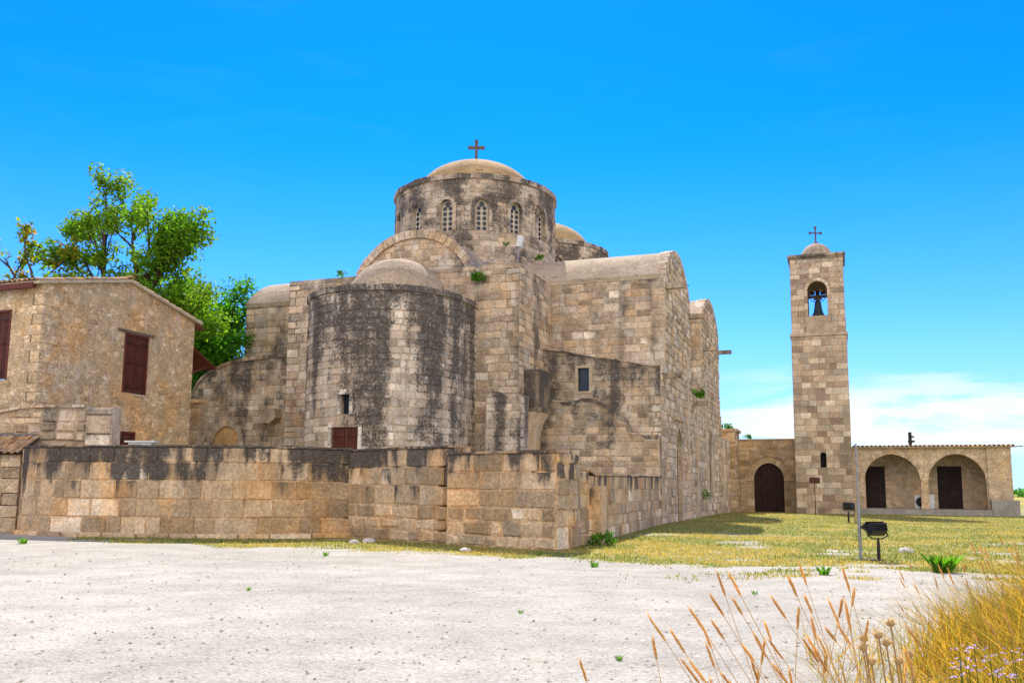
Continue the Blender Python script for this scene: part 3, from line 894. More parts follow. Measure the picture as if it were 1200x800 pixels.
cpart(mb, 'cross_arm', M['church'])
for va, vb in ARMS:
    mb = MB()
    barrel_roof(mb, (-2 * HW - .02, (va + vb) / 2, 0), (1, 0, 0), (0, 1, 0), 2 * HW - .22, (vb - va) / 2 + .06, CREST - WZ, WZ + .06, n=6)
    cpart(mb, 'barrel_roof', M['render'])
# core between the arms, recess roofs
mb = MB(); mb.box(-2 * HW + 2.5, -3.6, 9.0, 14.2, 0, 11.8); mb.box(-3.7, -.3, 9.0, 14.2, 6.4, 7.1)
cpart(mb, 'nave_core', M['church'])

# ---- south wall, one long face
SL = 23.4
def south_top(s):
    if s < 1.3: return 7.66
    for va, vb in ARMS:
        if va <= s <= vb: return gable_top(s - (va + vb) / 2, (vb - va) / 2, CREST - WZ + .12, WZ)
    if s < 13.9: return 7.25
    return 7.0
ss = plane_surf((0, 0, 0), (0, 1, 0), (1, 0, 0))
door_o = op(3.9, 5.7, 0, 3.6, 1.35, .28)
win2_o = op(16.6, 18.0, 1.2, 4.6, 1.0, .16)
br = [1.3, 9.3, 13.9, 22.7]
mb = MB()
panel(mb, ss, 0, SL, 0, south_top, [door_o, win2_o], th=.6, ds=.4, breaks=br)
stones(mb, ss, 0, SL, 0, lambda s: south_top(s) - .01, h=.38, lmin=.35, lmax=.85, ops=[door_o, win2_o], breaks=br, seed=51, frame=.3, proud=.045, dvar=.03, gap=.02, jit=.02)
voussoirs(mb, ss, door_o, w=.3, n=15, d1=.06, legs=True); voussoirs(mb, ss, win2_o, w=.28, n=13, d1=.05, legs=True, seed=4)
mb.prism([(3.45, 5.25), (6.15, 5.25), (6.15, 5.42), (3.45, 5.42)], -.02, .14, ss, c=(.7, 0, .5))
for s_ in (7.6, 10.9, 14.8):                       # flat pilaster strips
    mb.prism([(s_, 0), (s_ + .55, 0), (s_ + .55, 6.7 if 9.3 < s_ < 13 else 9.2), (s_, 6.7 if 9.3 < s_ < 13 else 9.2)], -.02, .10, ss, c=(.4, .2, .5))
for va, vb in ARMS:                                # rim of the gables
    hw = (vb - va) / 2; Rr = (hw ** 2 + (CREST - WZ + .12) ** 2) / (2 * (CREST - WZ + .12)); am = math.asin(min(1, hw / Rr)); zc = WZ + CREST - WZ + .12 - Rr
    for i in range(22):
        a0, a1 = -am + 2 * am * i / 22, -am + 2 * am * (i + 1) / 22
        q = [(hw + va + rad * math.sin(a), zc + rad * math.cos(a)) for rad, a in ((Rr - .3, a1 - .004), (Rr + .03, a1 - .004), (Rr + .03, a0 + .004), (Rr - .3, a0 + .004))]
        mb.prism(q, -.45, .06, ss, c=(random.random(), 0, random.uniform(.4, .7)))
south = cpart(mb, 'south_wall', M['south'])
mb = MB(); arch_plate(mb, ss, door_o, -.27, -.2); cpart(mb, 'door', plank_mat('weathered_grey_door', (.16, .10, .065), .2), south)
mb = MB(); arch_plate(mb, ss, win2_o, -.15, -.1); cpart(mb, 'window', M['void'], south)
def spout(p, ln=.9, w=.16, d=Vector((1, 0, 0)), up=0.0):
    mb = MB()
    p = Vector(p); side = Vector((-d.y, d.x, 0))
    A = [p + side * a for a in (-w, w)]
    def pt(a, l_, z): return p + side * a + d * l_ + Zv * (z + up * l_)
    for (a0, a1, z0, z1) in ((-w, w, 0, .12), (-w, -w + .07, .12, .26), (w - .07, w, .12, .26)):
        P = [pt(a, l_, z) for z in (z0, z1) for l_ in (-.1, ln) for a in (a0, a1)]
        for q in ((0, 2, 3, 1), (4, 5, 7, 6), (0, 1, 5, 4), (1, 3, 7, 5), (3, 2, 6, 7), (2, 0, 4, 6)): mb.face([P[i] for i in q], c=(.5, 0, .35))
    return cpart(mb, 'waterspout', M['lower'])
for p in ((0, 1.55, 11.7), (0, 8.9, 11.5), (0, 14.2, 10.4), (0, 22.6, 11.4), (0, .35, 7.0), (0, 9.6, 6.5)):
    spout(p, .95)

# ---- south lean-to (east face) with its thick old lower wall
mb = MB()
la = plane_surf((-6.0, 0, 0), (1, 0, 0), (0, -1, 0))
def lean_top(s): return 8.6 - .165 * s + .06 * math.sin(s * 2.1) - (.08 if s > 3 else 0)
w_o = op(1.85, 2.43, 6.45, 7.62, None, .3)
panel(mb, la, 0, 5.98, 0, lean_top, [w_o], th=.6, ds=.3)
stones(mb, la, 0, 5.98, 0, lambda s: lean_top(s) - .02, h=.34, lmin=.3, lmax=.8, ops=[w_o], seed=61, frame=.16, jit=.02, gap=.014)
rr = random.Random(3); s = 0
while s < 5.95:
    e = min(5.98, s + rr.uniform(.5, .9))
    mb.prism([(s, lean_top(s)), (e, lean_top(e)), (e, lean_top(e) + .07), (s, lean_top(s) + .07)], -1.28, .07, la, c=(rr.random(), 0, rr.uniform(.3, .6)))
    s = e
lean = cpart(mb, 'lean_to_wall', M['lower'])
mb = MB()
a, b, c, d = 1.85, 2.43, 6.45, 7.62
for q in ([(a - .13, c - .1), (a, c - .1), (a, d + .12), (a - .13, d + .12)], [(b, c - .1), (b + .13, c - .1), (b + .13, d + .12), (b, d + .12)], [(a, d), (b, d), (b, d + .12), (a, d + .12)], [(a, c - .1), (b, c - .1), (b, c), (a, c)]):
    mb.prism(q, -.02, .04, la, c=(1, 0, .9))
wf = cpart(mb, 'window_frame', M['trim'], lean)
mb = MB(); mb.prism([(a, c), (b, c), (b, d), (a, d)], -.2, -.16, la); cpart(mb, 'window', M['glass'], lean)
mb = MB()
low_poly = [(0.0, 0), (5.96, 0), (5.96, 4.15), (4.45, 4.2), (4.4, 4.95), (3.9, 5.2), (3.4, 5.65), (2.7, 6.0), (2.2, 6.02), (1.7, 5.85), (1.2, 5.85), (.9, 6.05), (0.0, 6.1)]
def low_top(s):
    pts = low_poly[2:][::-1]
    return float(np.interp(s, [p[0] for p in pts], [p[1] for p in pts]))
ls_ = plane_surf((-6.0, -.03, 0), (1, 0, 0), (0, -1, 0))
panel(mb, lambda s, t, d=0: ls_(s, t, d + .42), 0, 5.97, 0, low_top, th=.4, ds=.2)
stones(mb, lambda s, t, d=0: ls_(s, t, d + .42), 0, 5.97, 0, lambda s: low_top(s) - .02, h=.31, lmin=.35, lmax=.95, seed=62, jit=.02, gap=.014)
cpart(mb, 'thick_lower_wall', M['lower'])
mb = MB(); s = 0.0
while s < 5.9:
    e = min(5.96, s + rr.uniform(.22, .4)); z0_, z1_ = low_top(s), low_top(e)
    mb.prism([(s + .005, z0_ - .13), (e - .005, z1_ - .13), (e - .005, z1_ + .05), (s + .005, z0_ + .05)], -.02, .46 + rr.uniform(-.03, .03), ls_, c=(rr.random(), 0, rr.uniform(.2, .5)))
    s = e
M['crust'] = stone_mat('black_crusted_stone', stain=.9, stain_bias=.30, z0=4, z1=8, seed=41, topk=.1, white=.4, speck=.3, sy=.4, sx=3)
cpart(mb, 'arched_ledge', M['crust'], label='dark curved ledge of an older vault')
# stub of a lost vault: flared corbel, dark block and rough buttress
mb = MB()
buts = plane_surf((-7.25, -3.6, 0), (1, 0, 0), (0, -1, 0))
bt = lambda s: 6.05 - .25 * abs(s - .7) + .12 * math.sin(s * 5)
panel(mb, lambda s, t, d=0: buts(s, t, d + 1.0), 0, 1.7, 0, bt, th=1.1, ds=.25)
stones(mb, lambda s, t, d=0: buts(s, t, d + 1.0), 0, 1.7, 0, lambda s: bt(s) - .02, h=.36, lmin=.35, lmax=.8, seed=71, jit=.03, bev=.04)
br_s = plane_surf((-5.55, -4.6, 0), (0, 1, 0), (1, 0, 0))
stones(mb, br_s, 0, 1.0, 0, 5.8, h=.36, lmin=.35, lmax=.6, seed=72, jit=.03)
cpart(mb, 'rough_buttress', M['apse'])
mb = MB()
rows = []
for k in range(13):
    f = k / 12
    z = 3.2 + 2.0 * f; ext = .2 + .72 * f ** 2.2
    rows.append([(-6.0 - .05, -3.2 + 0, z), (-6.0 + ext * .5, -3.25, z), (-6.0 + ext, -2.9, z), (-6.0 + ext, -1.7, z), (-6.0 + ext * .55, -.9, z), (-6.05, -.7, z)])
mb.grid(rows, c=(.55, 0, .7)); mb.face([Vector(p) for p in rows[-1]], c=(.2, 0, .2))
cpart(mb, 'flared_corbel', M['church'])
mb = MB()
P_ = Matrix.Translation((-5.5, -2.1, 5.3))
mb.box(-.5, .45, -1.0, .95, -.1, .12, c=(.1, .0, .1), M=P_); mb.box(-.5, .28, -.85, .85, .12, 1.95, c=(.1, 0, .05), M=P_)
cpart(mb, 'vault_stub', M['crust'], label='dark crusted stub of a lost vault')

# ---- north side: half-arch wall
mb = MB()
nq = plane_surf((-26.1, -2.0, 0), (1, 0, 0), (0, -1, 0))
def nq_top(s):
    if s < 4.6: return 6.35 + 2.35 * math.sqrt(max(0, 1 - ((4.6 - s) / 4.6) ** 2)) ** .9
    return 8.7 + .03 * (s - 4.6)
niche = op(1.75, 3.35, 2.0, 4.05, .85, .12)
panel(mb, nq, 0, 7.3, 0, nq_top, [niche], th=1.4, ds=.2)
stones(mb, nq, 0, 7.3, 0, lambda s: nq_top(s) - .2, h=.36, lmin=.3, lmax=.75, ops=[niche], seed=81, jit=.025, frame=.32)
voussoirs(mb, nq, niche, w=.32, n=15, d1=.05, legs=True, seed=6)
rr = random.Random(9); s = 0
while s < 7.25:
    e = min(7.3, s + .35)
    mb.prism([(s, nq_top(s) - .18), (e, nq_top(e) - .18), (e, nq_top(e) + .02), (s, nq_top(s) + .02)], -1.4, .08, nq, c=(rr.random(), 0, rr.uniform(.2, .5)))
    s = e
nw = cpart(mb, 'half_arch_wall', M['lower'], label='low wall with a quarter-round top beside the apse')
mb = MB(); arch_plate(mb, nq, niche, -.14, -.05, c=(.6, 1.0, .8)); cpart(mb, 'blocked_niche', stone_mat('niche_fill', stain=.2, stain_bias=-.1, ochre=.7, mortar=(.46, .32, .17), seed=3), nw)
mb = MB()
mb.prism([(4.9, 5.05), (5.7, 4.95), (6.1, 5.25), (6.0, 5.75), (5.2, 5.65)], -.05, .65, nq, c=(.3, 0, .35))
mb.prism([(5.0, 1.5), (6.9, 1.5), (6.85, 4.3), (6.0, 4.0), (5.3, 3.4)], -.02, .7, nq, c=(.2, 0, .2))
cpart(mb, 'corbel', M['lower'], nw)

# ---- drums, windows, domes
DR = 4.75
def drum_surf(cv, rad):
    def f(s, t, d=0.0):
        a = math.pi / 2 + s / rad
        return Vector((UC + (rad + d) * math.cos(a), cv + (rad + d) * math.sin(a), t))
    return f
def build_drum(cv, z0, z1, nwin, phase, crest, mat_dome, full=True, cross=True, seed=1):
    f = drum_surf(cv, DR); C_ = 2 * math.pi * DR
    ops_ = []
    for i in range(nwin):
        s_ = (i + .0) * C_ / nwin + (phase + math.pi) * DR
        s_ = s_ % C_
        if s_ < .7 or s_ > C_ - .7: continue
        ops_.append(op(s_ - .37, s_ + .37, 15.55, 16.95, .37, .42))
    mb = MB()
    panel(mb, f, 0, C_, z0, z1 - .28, ops_, th=.6, ds=.45, closed=False)
    stones(mb, f, 0, C_, z0, z1 - .3, h=.29, lmin=.25, lmax=.65, ops=ops_, seed=seed, frame=.2, jit=.018, gap=.013)
    for k, o_ in enumerate(ops_): voussoirs(mb, f, o_, w=.2, n=9, d1=.05, legs=True, seed=k)
    rr = random.Random(seed); s = 0
    while s < C_ - .05:
        e = min(C_, s + rr.uniform(.4, .7)); tz = z1 + rr.uniform(-.03, .03)
        mb.prism([(s + .006, z1 - .29), (e - .006, z1 - .29), (e - .006, tz), (s + .006, tz)], -.5, .10 + rr.uniform(-.02, .03), f, c=(rr.random(), 0, rr.uniform(.2, .6)))
        s = e
    drum = cpart(mb, 'drum', M['drum'])
    for o_ in ops_:
        c0 = (o_['s0'] + o_['s1']) / 2
        mb = MB(); arch_plate(mb, f, o_, -.34, -.24)
        w = cpart(mb, 'window', M['tracery'], drum)
        mb = MB()
        def disc(x, z, r_):
            mb.prism([(x + r_ * math.cos(2 * math.pi * q / 12), z + r_ * math.sin(2 * math.pi * q / 12)) for q in range(12)], -.245, -.228, f)
        for row in range(5):
            for sx in (-.165, .165): disc(c0 + sx, 15.72 + row * .285, .115)
        disc(c0, 17.08, .15)
        # holes and glass of one window's screen
        wp = cpart(mb, 'window_pane', M['glass'], drum)
    mb = MB()
    rd = DR - .45; rise = crest - z1
    prof = [(DR - .35, z1 - .06), (rd - .7, z1 + .03)] + [((rd - .8) * math.cos(a), z1 + .05 + rise * math.sin(a)) for a in [math.pi / 2 * k / 14 for k in range(15)]]
    mb.lathe(UC, cv, prof, 56)
    cpart(mb, 'dome', mat_dome)
    return f
build_drum(5.3, 11.5, 18.75, 15, R(2.7), 20.95, M['domeplaster'], seed=91)
build_drum(18.2, 11.5, 18.6, 15, R(6), 20.9, M['domeplaster'], seed=92)
mb = MB()
cxm = Matrix.Translation((UC, 5.3, 20.9)) @ Matrix.Rotation(R(20), 4, 'Z')
mb.lathe(UC, 5.3, [(.22, 20.85), (.2, 21.0), (.09, 21.06)], 12)
def flared_cross(mb, Mx, h, arm, t, z_arm, fl):
    for pts in ([(-t, 0), (t, 0), (t, h), (-t, h)],):
        pass
    sf = lambda s, tt, d=0: Mx @ Vector((s, d, tt))
    mb.prism([(-t * 1.1, 0), (t * 1.1, 0), (t, z_arm - t), (t * fl, h), (-t * fl, h), (-t, z_arm - t)], -t * .8, t * .8, sf)
    for sg in (-1, 1):
        q = [(sg * t * .9, z_arm - t), (sg * arm, z_arm - t * fl), (sg * arm, z_arm + t * fl), (sg * t * .9, z_arm + t)]
        if sg < 0: q = q[::-1]
        mb.prism(q, -t * .75, t * .75, sf)
flared_cross(mb, cxm @ Matrix.Translation((0, 0, .12)), 1.55, .5, .08, 1.05, 1.35)
cpart(mb, 'cross', M['cross'])

# ================================================================== ENCLOSURE WALL (world coordinates)
def smooth_path(pts, n=10):
    P = [Vector(p) for p in pts]; out = []
    for i in range(len(P) - 1):
        p0 = P[max(i - 1, 0)]; p1 = P[i]; p2 = P[i + 1]; p3 = P[min(i + 2, len(P) - 1)]
        for k in range(n):
            t = k / n
            out.append(.5 * ((2 * p1) + (-p0 + p2) * t + (2 * p0 - 5 * p1 + 4 * p2 - p3) * t * t + (-p0 + 3 * p1 - 3 * p2 + p3) * t ** 3))
    out.append(P[-1]); return out
enc = thing('enclosure_wall', 'long curved ashlar wall with black streaks in front of the church', 'wall', (-8, 28.5, 0))
EO = (-8, 28.5, 0)
fA, LA = path_surf(smooth_path([(-16.3, 33.2), (-16.75, 31.7), (-16.45, 30.35), (-15.2, 29.45), (-12.1, 28.75), (-9.2, 28.55), (-6.9, 29.1), (-5.3, 29.9)]))
ZA = 2.84
def enc_rnd(r, x, y):
    if r.random() < .06: return (1.0, 0, .95)
    return (r.random() * .9, 0.0, min(1, max(0, r.gauss(.5, .3))))
mb = MB()
panel(mb, fA, 0, LA, -.1, ZA - .02, th=.7, ds=.3)
stones(mb, fA, 0, LA, .04, ZA, h=.584, lmin=.45, lmax=1.35, seed=101, gap=.012, jit=.014, proud=.035, bev=.022, dvar=.016, bg=.45, hvar=.03, rnd=enc_rnd)
cA = random.Random(2); s = 0
while s < LA - .05:      # coping stones
    e = min(LA, s + cA.uniform(.7, 1.2))
    mb.prism([(s + .005, ZA + .003), (e - .005, ZA + .003), (e - .005, ZA + .05 + cA.uniform(0, .03)), (s + .005, ZA + .05 + cA.uniform(0, .03))], -.72, .05, fA, c=(cA.random(), 0, cA.uniform(.4, .7)))
    s = e
stones(mb, lambda s, t, d=0: fA(s, t, d + .16), 1.5, LA, -.05, .16, h=.2, lmin=.5, lmax=1.3, seed=102, proud=.06)
mb.build('curved_section', M['enclosure'], enc, EO)
mb = MB()
J = Vector((-1.68, 26.35))
fB, LB = path_surf([(-5.35, 29.85), (-1.68, 26.35)])
fC, LC = path_surf([(-1.85, 26.15), (1.2, 24.0)])
fD0, LD = path_surf([(1.2, 24.0), (1.72, 24.74), (1.95, 25.9)])
fD = lambda s, t, d=0.0: fD0(s, t, d + .008)
ZB, ZC = 2.80, 2.58
panel(mb, fB, 0, LB, -.1, ZB, th=.7); panel(mb, fC, 0, LC, -.1, ZC, th=.8); panel(mb, fD, 0, LD, -.1, ZC - .004, th=.8)
def mixed(f, L, Zt, seed, th=.8, left=False):
    stones(mb, f, 0, L, 1.1, Zt, h=(Zt - 1.1) / 3, lmin=.5, lmax=1.25, seed=seed, gap=.014, jit=.02, proud=.035, bev=.024, dvar=.016, bg=.45, hvar=.04, rnd=enc_rnd)
    stones(mb, f, 0, L, .0, 1.1, h=.36, lmin=.35, lmax=1.0, seed=seed + 1, gap=.015, jit=.05, proud=.035, bev=.05, dvar=.02, bg=.8, rnd=enc_rnd)
mixed(fB, LB, ZB, 111); mixed(fC, LC, ZC, 113)
stones(mb, fD, 0, LD, 0, ZC, h=.5, lmin=.5, lmax=.9, seed=115, gap=.012, jit=.012, proud=.035, bev=.022, bg=.45, rnd=enc_rnd)
for f, L, z, th in ((fB, LB, ZB, .72), (fC, LC, ZC, .82)):
    s = 0
    while s < L - .05:
        e = min(L, s + cA.uniform(.6, 1.1))
        mb.prism([(s + .005, z + .003), (e - .005, z + .003), (e - .005, z + .05 + cA.uniform(0, .04)), (s + .005, z + .05 + cA.uniform(0, .04))], -th, .055, f, c=(cA.random(), 0, cA.uniform(.4, .7)))
        s = e
mb.build('straight_section', M['enclosure'], enc, EO)

# lower wall from the corner back to the church
lw = thing('low_wall', 'lower stretch of stained wall running back to the church corner', 'wall', (2.1, 26.1, 0))
fL, LL = path_surf([(1.95, 25.9), (2.35, 26.9), (7.15, 42.9)])
mb = MB()
lt = lambda s: 2.0 + .012 * s - (0.0 if s > .9 else -.12)
panel(mb, fL, 0, LL, -.1, lt, th=.6, breaks=[.9])
stones(mb, fL, 0, LL, 0, lambda s: lt(s) + .01, h=.42, lmin=.4, lmax=.95, seed=121, gap=.012, jit=.015, proud=.035, bev=.022, bg=.45, breaks=[.9], rnd=enc_rnd)
mb.prism([(1.2, 0), (2.0, 0), (2.0, 1.72), (1.2, 1.72)], -.02, .32, fL, c=(.6, 0, .6))
s = .9
while s < LL - .05:
    e = min(LL, s + cA.uniform(.7, 1.2))
    mb.prism([(s + .005, lt(s) + .012), (e - .005, lt(e) + .012), (e - .005, lt(e) + .06), (s + .005, lt(s) + .06)], -.62, .06, fL, c=(cA.random(), 0, cA.uniform(.4, .7)))
    s = e
mb.build('masonry', M['enclosure'], lw, (2.1, 26.1, 0))

# ruined wall with stepped end and tiled shed at the left
rw = thing('ruined_wall', 'ruined rubble wall with a sloping broken top below the house', 'wall', (-17, 32.2, 0))
fR, LR = path_surf([(-24, 32.35), (-14.2, 31.9)])
mb = MB()
def rt(s):
    if s < 4: return 3.6 + .06 * s
    if s < 6.6: return 3.84 + .2 * (s - 4)
    return 4.38 + .02 * math.sin(s * 6)
panel(mb, fR, 0, LR, 0, rt, th=.6)
stones(mb, fR, 0, LR - 2.6, 0, rt, h=.26, lmin=.28, lmax=.6, seed=131, jit=.03, bev=.04, proud=.045, dvar=.03)
stones(mb, fR, LR - 2.6, LR - .95, 3.15, 4.32, h=.36, lmin=.4, lmax=.8, seed=132, jit=.03, bev=.06, proud=.09, dvar=.04)
stones(mb, fR, LR - .95, LR, 0, 4.36, h=.62, lmin=.8, lmax=1.0, seed=133, jit=.01, bev=.03, proud=.12)
s = 0
while s < LR - 1:
    e = min(LR - 1, s + cA.uniform(.3, .55)); z = rt(s) + cA.uniform(0, .05)
    mb.prism([(s + .01, rt(s) - .02), (e - .01, rt(e) - .02), (e - .01, rt(e) + .07), (s + .01, z + .05)], -.64, .14, fR, c=(cA.random(), 0, cA.uniform(.3, .7)))
    s = e
mb.build('masonry', M['lower'], rw, (-17, 32.2, 0))
mb = MB(); mb.prism([(0, 3.16), (LR - 2.7, 3.16), (LR - 2.7, 3.42), (0, 3.42)], -.02, .12, fR); mb.build('mortar_flashing', plain_mat('grey_flashing', (.16, .16, .17), .9, .3), rw, (-17, 32.2, 0))

sh = thing('tiled_shed', 'low stone shed with a clay tile roof at the left edge', 'shed', (-19, 31, 0))
fS, LS = path_surf([(-23, 31.15), (-16.85, 30.95)])
mb = MB()
panel(mb, fS, 0, LS, -.1, 2.66, th=1.0)
stones(mb, fS, 0, LS, 0, 2.66, h=.5, lmin=.6, lmax=1.1, seed=141, gap=.008, jit=.006, proud=.03, bev=.012)
mb.build('wall', M['arcade'], sh, (-19, 31, 0))
mb = MB()
tile_roof(mb, (-23, 30.8, 2.66), (-16.75, 30.6, 2.66), (0, 1.35, .62), 4, seed=5)
mb.build('tile_roof', M['tile'], sh, (-19, 31, 0))
mb = MB(); mb.face([(-23, 30.85, 2.66), (-16.8, 30.65, 2.66), (-16.8, 32.0, 3.28), (-23, 32.2, 3.28)]); mb.face([(-23, 30.85, 2.62), (-23, 32.2, 3.24), (-16.8, 32.0, 3.24), (-16.8, 30.65, 2.62)]); mb.build('roof_deck', M['greywood'], sh, (-19, 31, 0))
# white slab on the wall's top
slab = MB(); slab.box(-.65, .65, -.25, .25, 0, .07); slab.box(-.5, .5, -.18, .18, -.12, 0)
o = slab.build('stone_slab', M['white']); o.location = (-12.0, 29.15, ZA + .165); o.scale = (.75, .8, .7); tag(o, 'white slab lying on top of the curved ashlar wall', 'slab')

# ================================================================== HOUSE
HU, HV = -19.6, -18.15
HL = 8.35
house = thing('stone_house', 'two-storey rubble stone house with dark red shutters and tiled roof', 'house', W(HU, HV), A0)
HOV = (HU, HV, 0)
def hp(mb, name, mats, parent=house): return mb.build(name, mats, parent, HOV)
HE, HRZ = 9.05, 10.0
gab = plane_surf((HU, HV, 0), (0, 1, 0), (1, 0, 0))
frt = plane_surf((HU - 9, HV, 0), (1, 0, 0), (0, -1, 0))
wins = op(4.2, 5.45, 5.42, 7.85, None, .22)
winl = op(3.85, 5.0, 1.9, 3.78, None, .22)
mb = MB()
panel(mb, gab, 0, HL, 0, lambda s: HE + (HRZ - HE) * (1 - abs(s - HL / 2) / (HL / 2)), [wins, winl], th=.5, breaks=[], c=(.5, 0, .5))
winf = op(6.2, 7.45, 5.5, 8.1, None, .22)
panel(mb, frt, 0, 8.99, 0, HE, [winf], th=.5, c=(.5, 0, .5))
bk_ = plane_surf((HU, HV + HL, 0), (-1, 0, 0), (0, 1, 0)); panel(mb, bk_, 0.01, 9, 0, HE, th=.5, c=(.5, 0, .5))
rr = random.Random(12); z = 0.0; k = 0       # corner quoins
while z < HE - .2:
    hh = rr.uniform(.3, .45); a_, b_ = (.75, .4) if k % 2 else (.4, .75)
    mb.prism([(0.0, z + .01), (a_, z + .01), (a_, z + hh - .01), (0.0, z + hh - .01)], -.1, .025, gab, c=(rr.random(), 0, rr.uniform(.5, .8)))
    mb.prism([(9 - b_, z + .01), (9.02, z + .01), (9.02, z + hh - .01), (9 - b_, z + hh - .01)], -.1, .02, frt, c=(rr.random(), 0, rr.uniform(.5, .8)))
    z += hh; k += 1
wallh = hp(mb, 'wall', M['house'])
def shutter(sf, o_, name='shutter'):
    mb = MB(); a, b, c, d = o_['s0'], o_['s1'], o_['t0'], o_['t1']; mid = (a + b) / 2
    for x, y in ((a + .03, mid - .008), (mid + .008, b - .03)):
        mb.prism([(x, c + .03), (y, c + .03), (y, d - .02), (x, d - .02)], -.08, -.02, sf)
    for z in (c + .22, c + (d - c) * .52, d - .38):
        mb.prism([(a + .04, z), (b - .04, z), (b - .04, z + .14), (a + .04, z + .14)], -.02, .02, sf)
    sh_ = hp(mb, name, M['shutter'])
    for z in (c + .27, d - .33):
        for x0, x1 in ((a + .02, a + .42), (b - .42, b - .02)):
            mb = MB(); mb.prism([(x0, z), (x1, z), (x1, z + .045), (x0, z + .045)], .018, .034, sf); mb.build('hinge', M['iron'], sh_, HOV)
    mb = MB()
    for q in ([(a - .05, c), (a + .03, c), (a + .03, d), (a - .05, d)], [(b - .03, c), (b + .05, c), (b + .05, d), (b - .03, d)], [(a - .05, d - .03), (b + .05, d - .03), (b + .05, d + .05), (a - .05, d + .05)]):
        mb.prism(q, -.15, .03, sf)
    mb.build('frame', M['redwood'], sh_, HOV)
shutter(gab, wins); shutter(gab, winl); shutter(frt, winf)
mb = MB(); mb.prism([(3.75, 7.91), (5.8, 7.91), (5.8, 8.02), (3.75, 8.02)], -.1, .05, gab); hp(mb, 'lintel', M['greywood'])
mb = MB(); mb.prism([(4.8, 5.31), (5.4, 5.31), (5.4, 5.41), (4.8, 5.41)], -.1, .05, gab); hp(mb, 'sill', M['trim'])
# roof: two slopes, verge and eaves
mb = MB()
ov = .35
ridge = HRZ + .12; sl = (HRZ - HE) / (HL / 2)
uL, uR = HU - 9.4, HU + .16
for sg in (-1, 1):
    ve = HV + HL / 2 + sg * (HL / 2 + ov); ze = ridge - sl * (HL / 2 + ov)
    P = [Vector((uL, HV + HL / 2, ridge)), Vector((uR, HV + HL / 2, ridge)), Vector((uR, ve, ze)), Vector((uL, ve, ze))]
    Q = [p - Zv * .12 for p in P]
    mb.face(P); mb.face(Q[::-1])
    for i in range(4): mb.face([P[i], Q[i], Q[(i + 1) % 4], P[(i + 1) % 4]])
roofh = hp(mb, 'roof', M['trim'])
mb = MB()
tile_roof(mb, (uL, HV - ov - .06, ridge - sl * (HL / 2 + ov + .06) + .0), (uR - .05, HV - ov - .06, ridge - sl * (HL / 2 + ov + .06)), (0, HL / 2 + ov, sl * (HL / 2 + ov)), 10, seed=6)
tile_roof(mb, (uR - .05, HV + HL + ov + .06, ridge - sl * (HL / 2 + ov + .06)), (uL, HV + HL + ov + .06, ridge - sl * (HL / 2 + ov + .06)), (0, -HL / 2 - ov, sl * (HL / 2 + ov)), 10, seed=7)
for k in range(20):
    x = uL + .2 + k * .47
    a_ = [Vector((x, HV + HL / 2 + .11 * math.cos(q), ridge + .06 + .1 * math.sin(q))) for q in [math.pi * i / 6 for i in range(7)]]
    b_ = [p + Vector((.5, 0, .012)) for p in a_]
    mb.grid([a_, b_], c=(random.random(), random.random() * .4, random.uniform(.35, .7)))
mb.build('roof_tiles', M['tile'], roofh, HOV)
mb = MB(); mb.box(uL, uR - .3, HV - ov - .04, HV - ov + .12, HE - .22, HE - .02)
hp(mb, 'eave_board', M['redwood'])
mb = MB(); mb.box(HU - .8, uR + .05, HV + HL + .05, HV + HL + ov, HE - .32, HE - .15); hp(mb, 'eave_board', M['redwood'])
# small timber awning on the back wall
mb = MB()
aw = lambda s, t, d=0: Vector((HU - .9 + s, HV + HL + d, t))
P = [(HU - 1.4, HV + HL, 7.85), (HU + .12, HV + HL, 7.85), (HU + .12, HV + HL + 1.5, 7.15), (HU - 1.4, HV + HL + 1.5, 7.15)]
P = [Vector(p) for p in P]; Q = [p - Zv * .08 for p in P]
mb.face(P); mb.face(Q[::-1])
for i in range(4): mb.face([P[i], Q[i], Q[(i + 1) % 4], P[(i + 1) % 4]])
for x in (HU - 1.2, HU): mb.tube([(x, HV + HL, 6.75), (x, HV + HL + 1.2, 7.2)], .05, 6)
hp(mb, 'awning', M['redwood'])
# low link wall between house and church
lk = thing('link_wall', 'short wall with a capping closing the gap between house and church', 'wall', W(-19.6, -9.5), A0)
mb = MB(); lks = plane_surf((-19.9, -6.0, 0), (-1, 0, 0), (0, -1, 0))
lks = plane_surf((-27.5, -5.0, 0), (1, 0, 0), (0, -1, 0))
panel(mb, lks, 0, 4.5, 0, 5.9, th=.5); stones(mb, lks, 0, 4.5, 0, 5.88, h=.4, lmin=.4, lmax=.9, seed=151)
mb.prism([(-.05, 5.9), (4.55, 5.9), (4.55, 6.08), (-.05, 6.08)], -.55, .1, lks, c=(.7, 0, .7))
mb.build('masonry', M['gatewall'], lk, (-19.6, -9.5, 0))

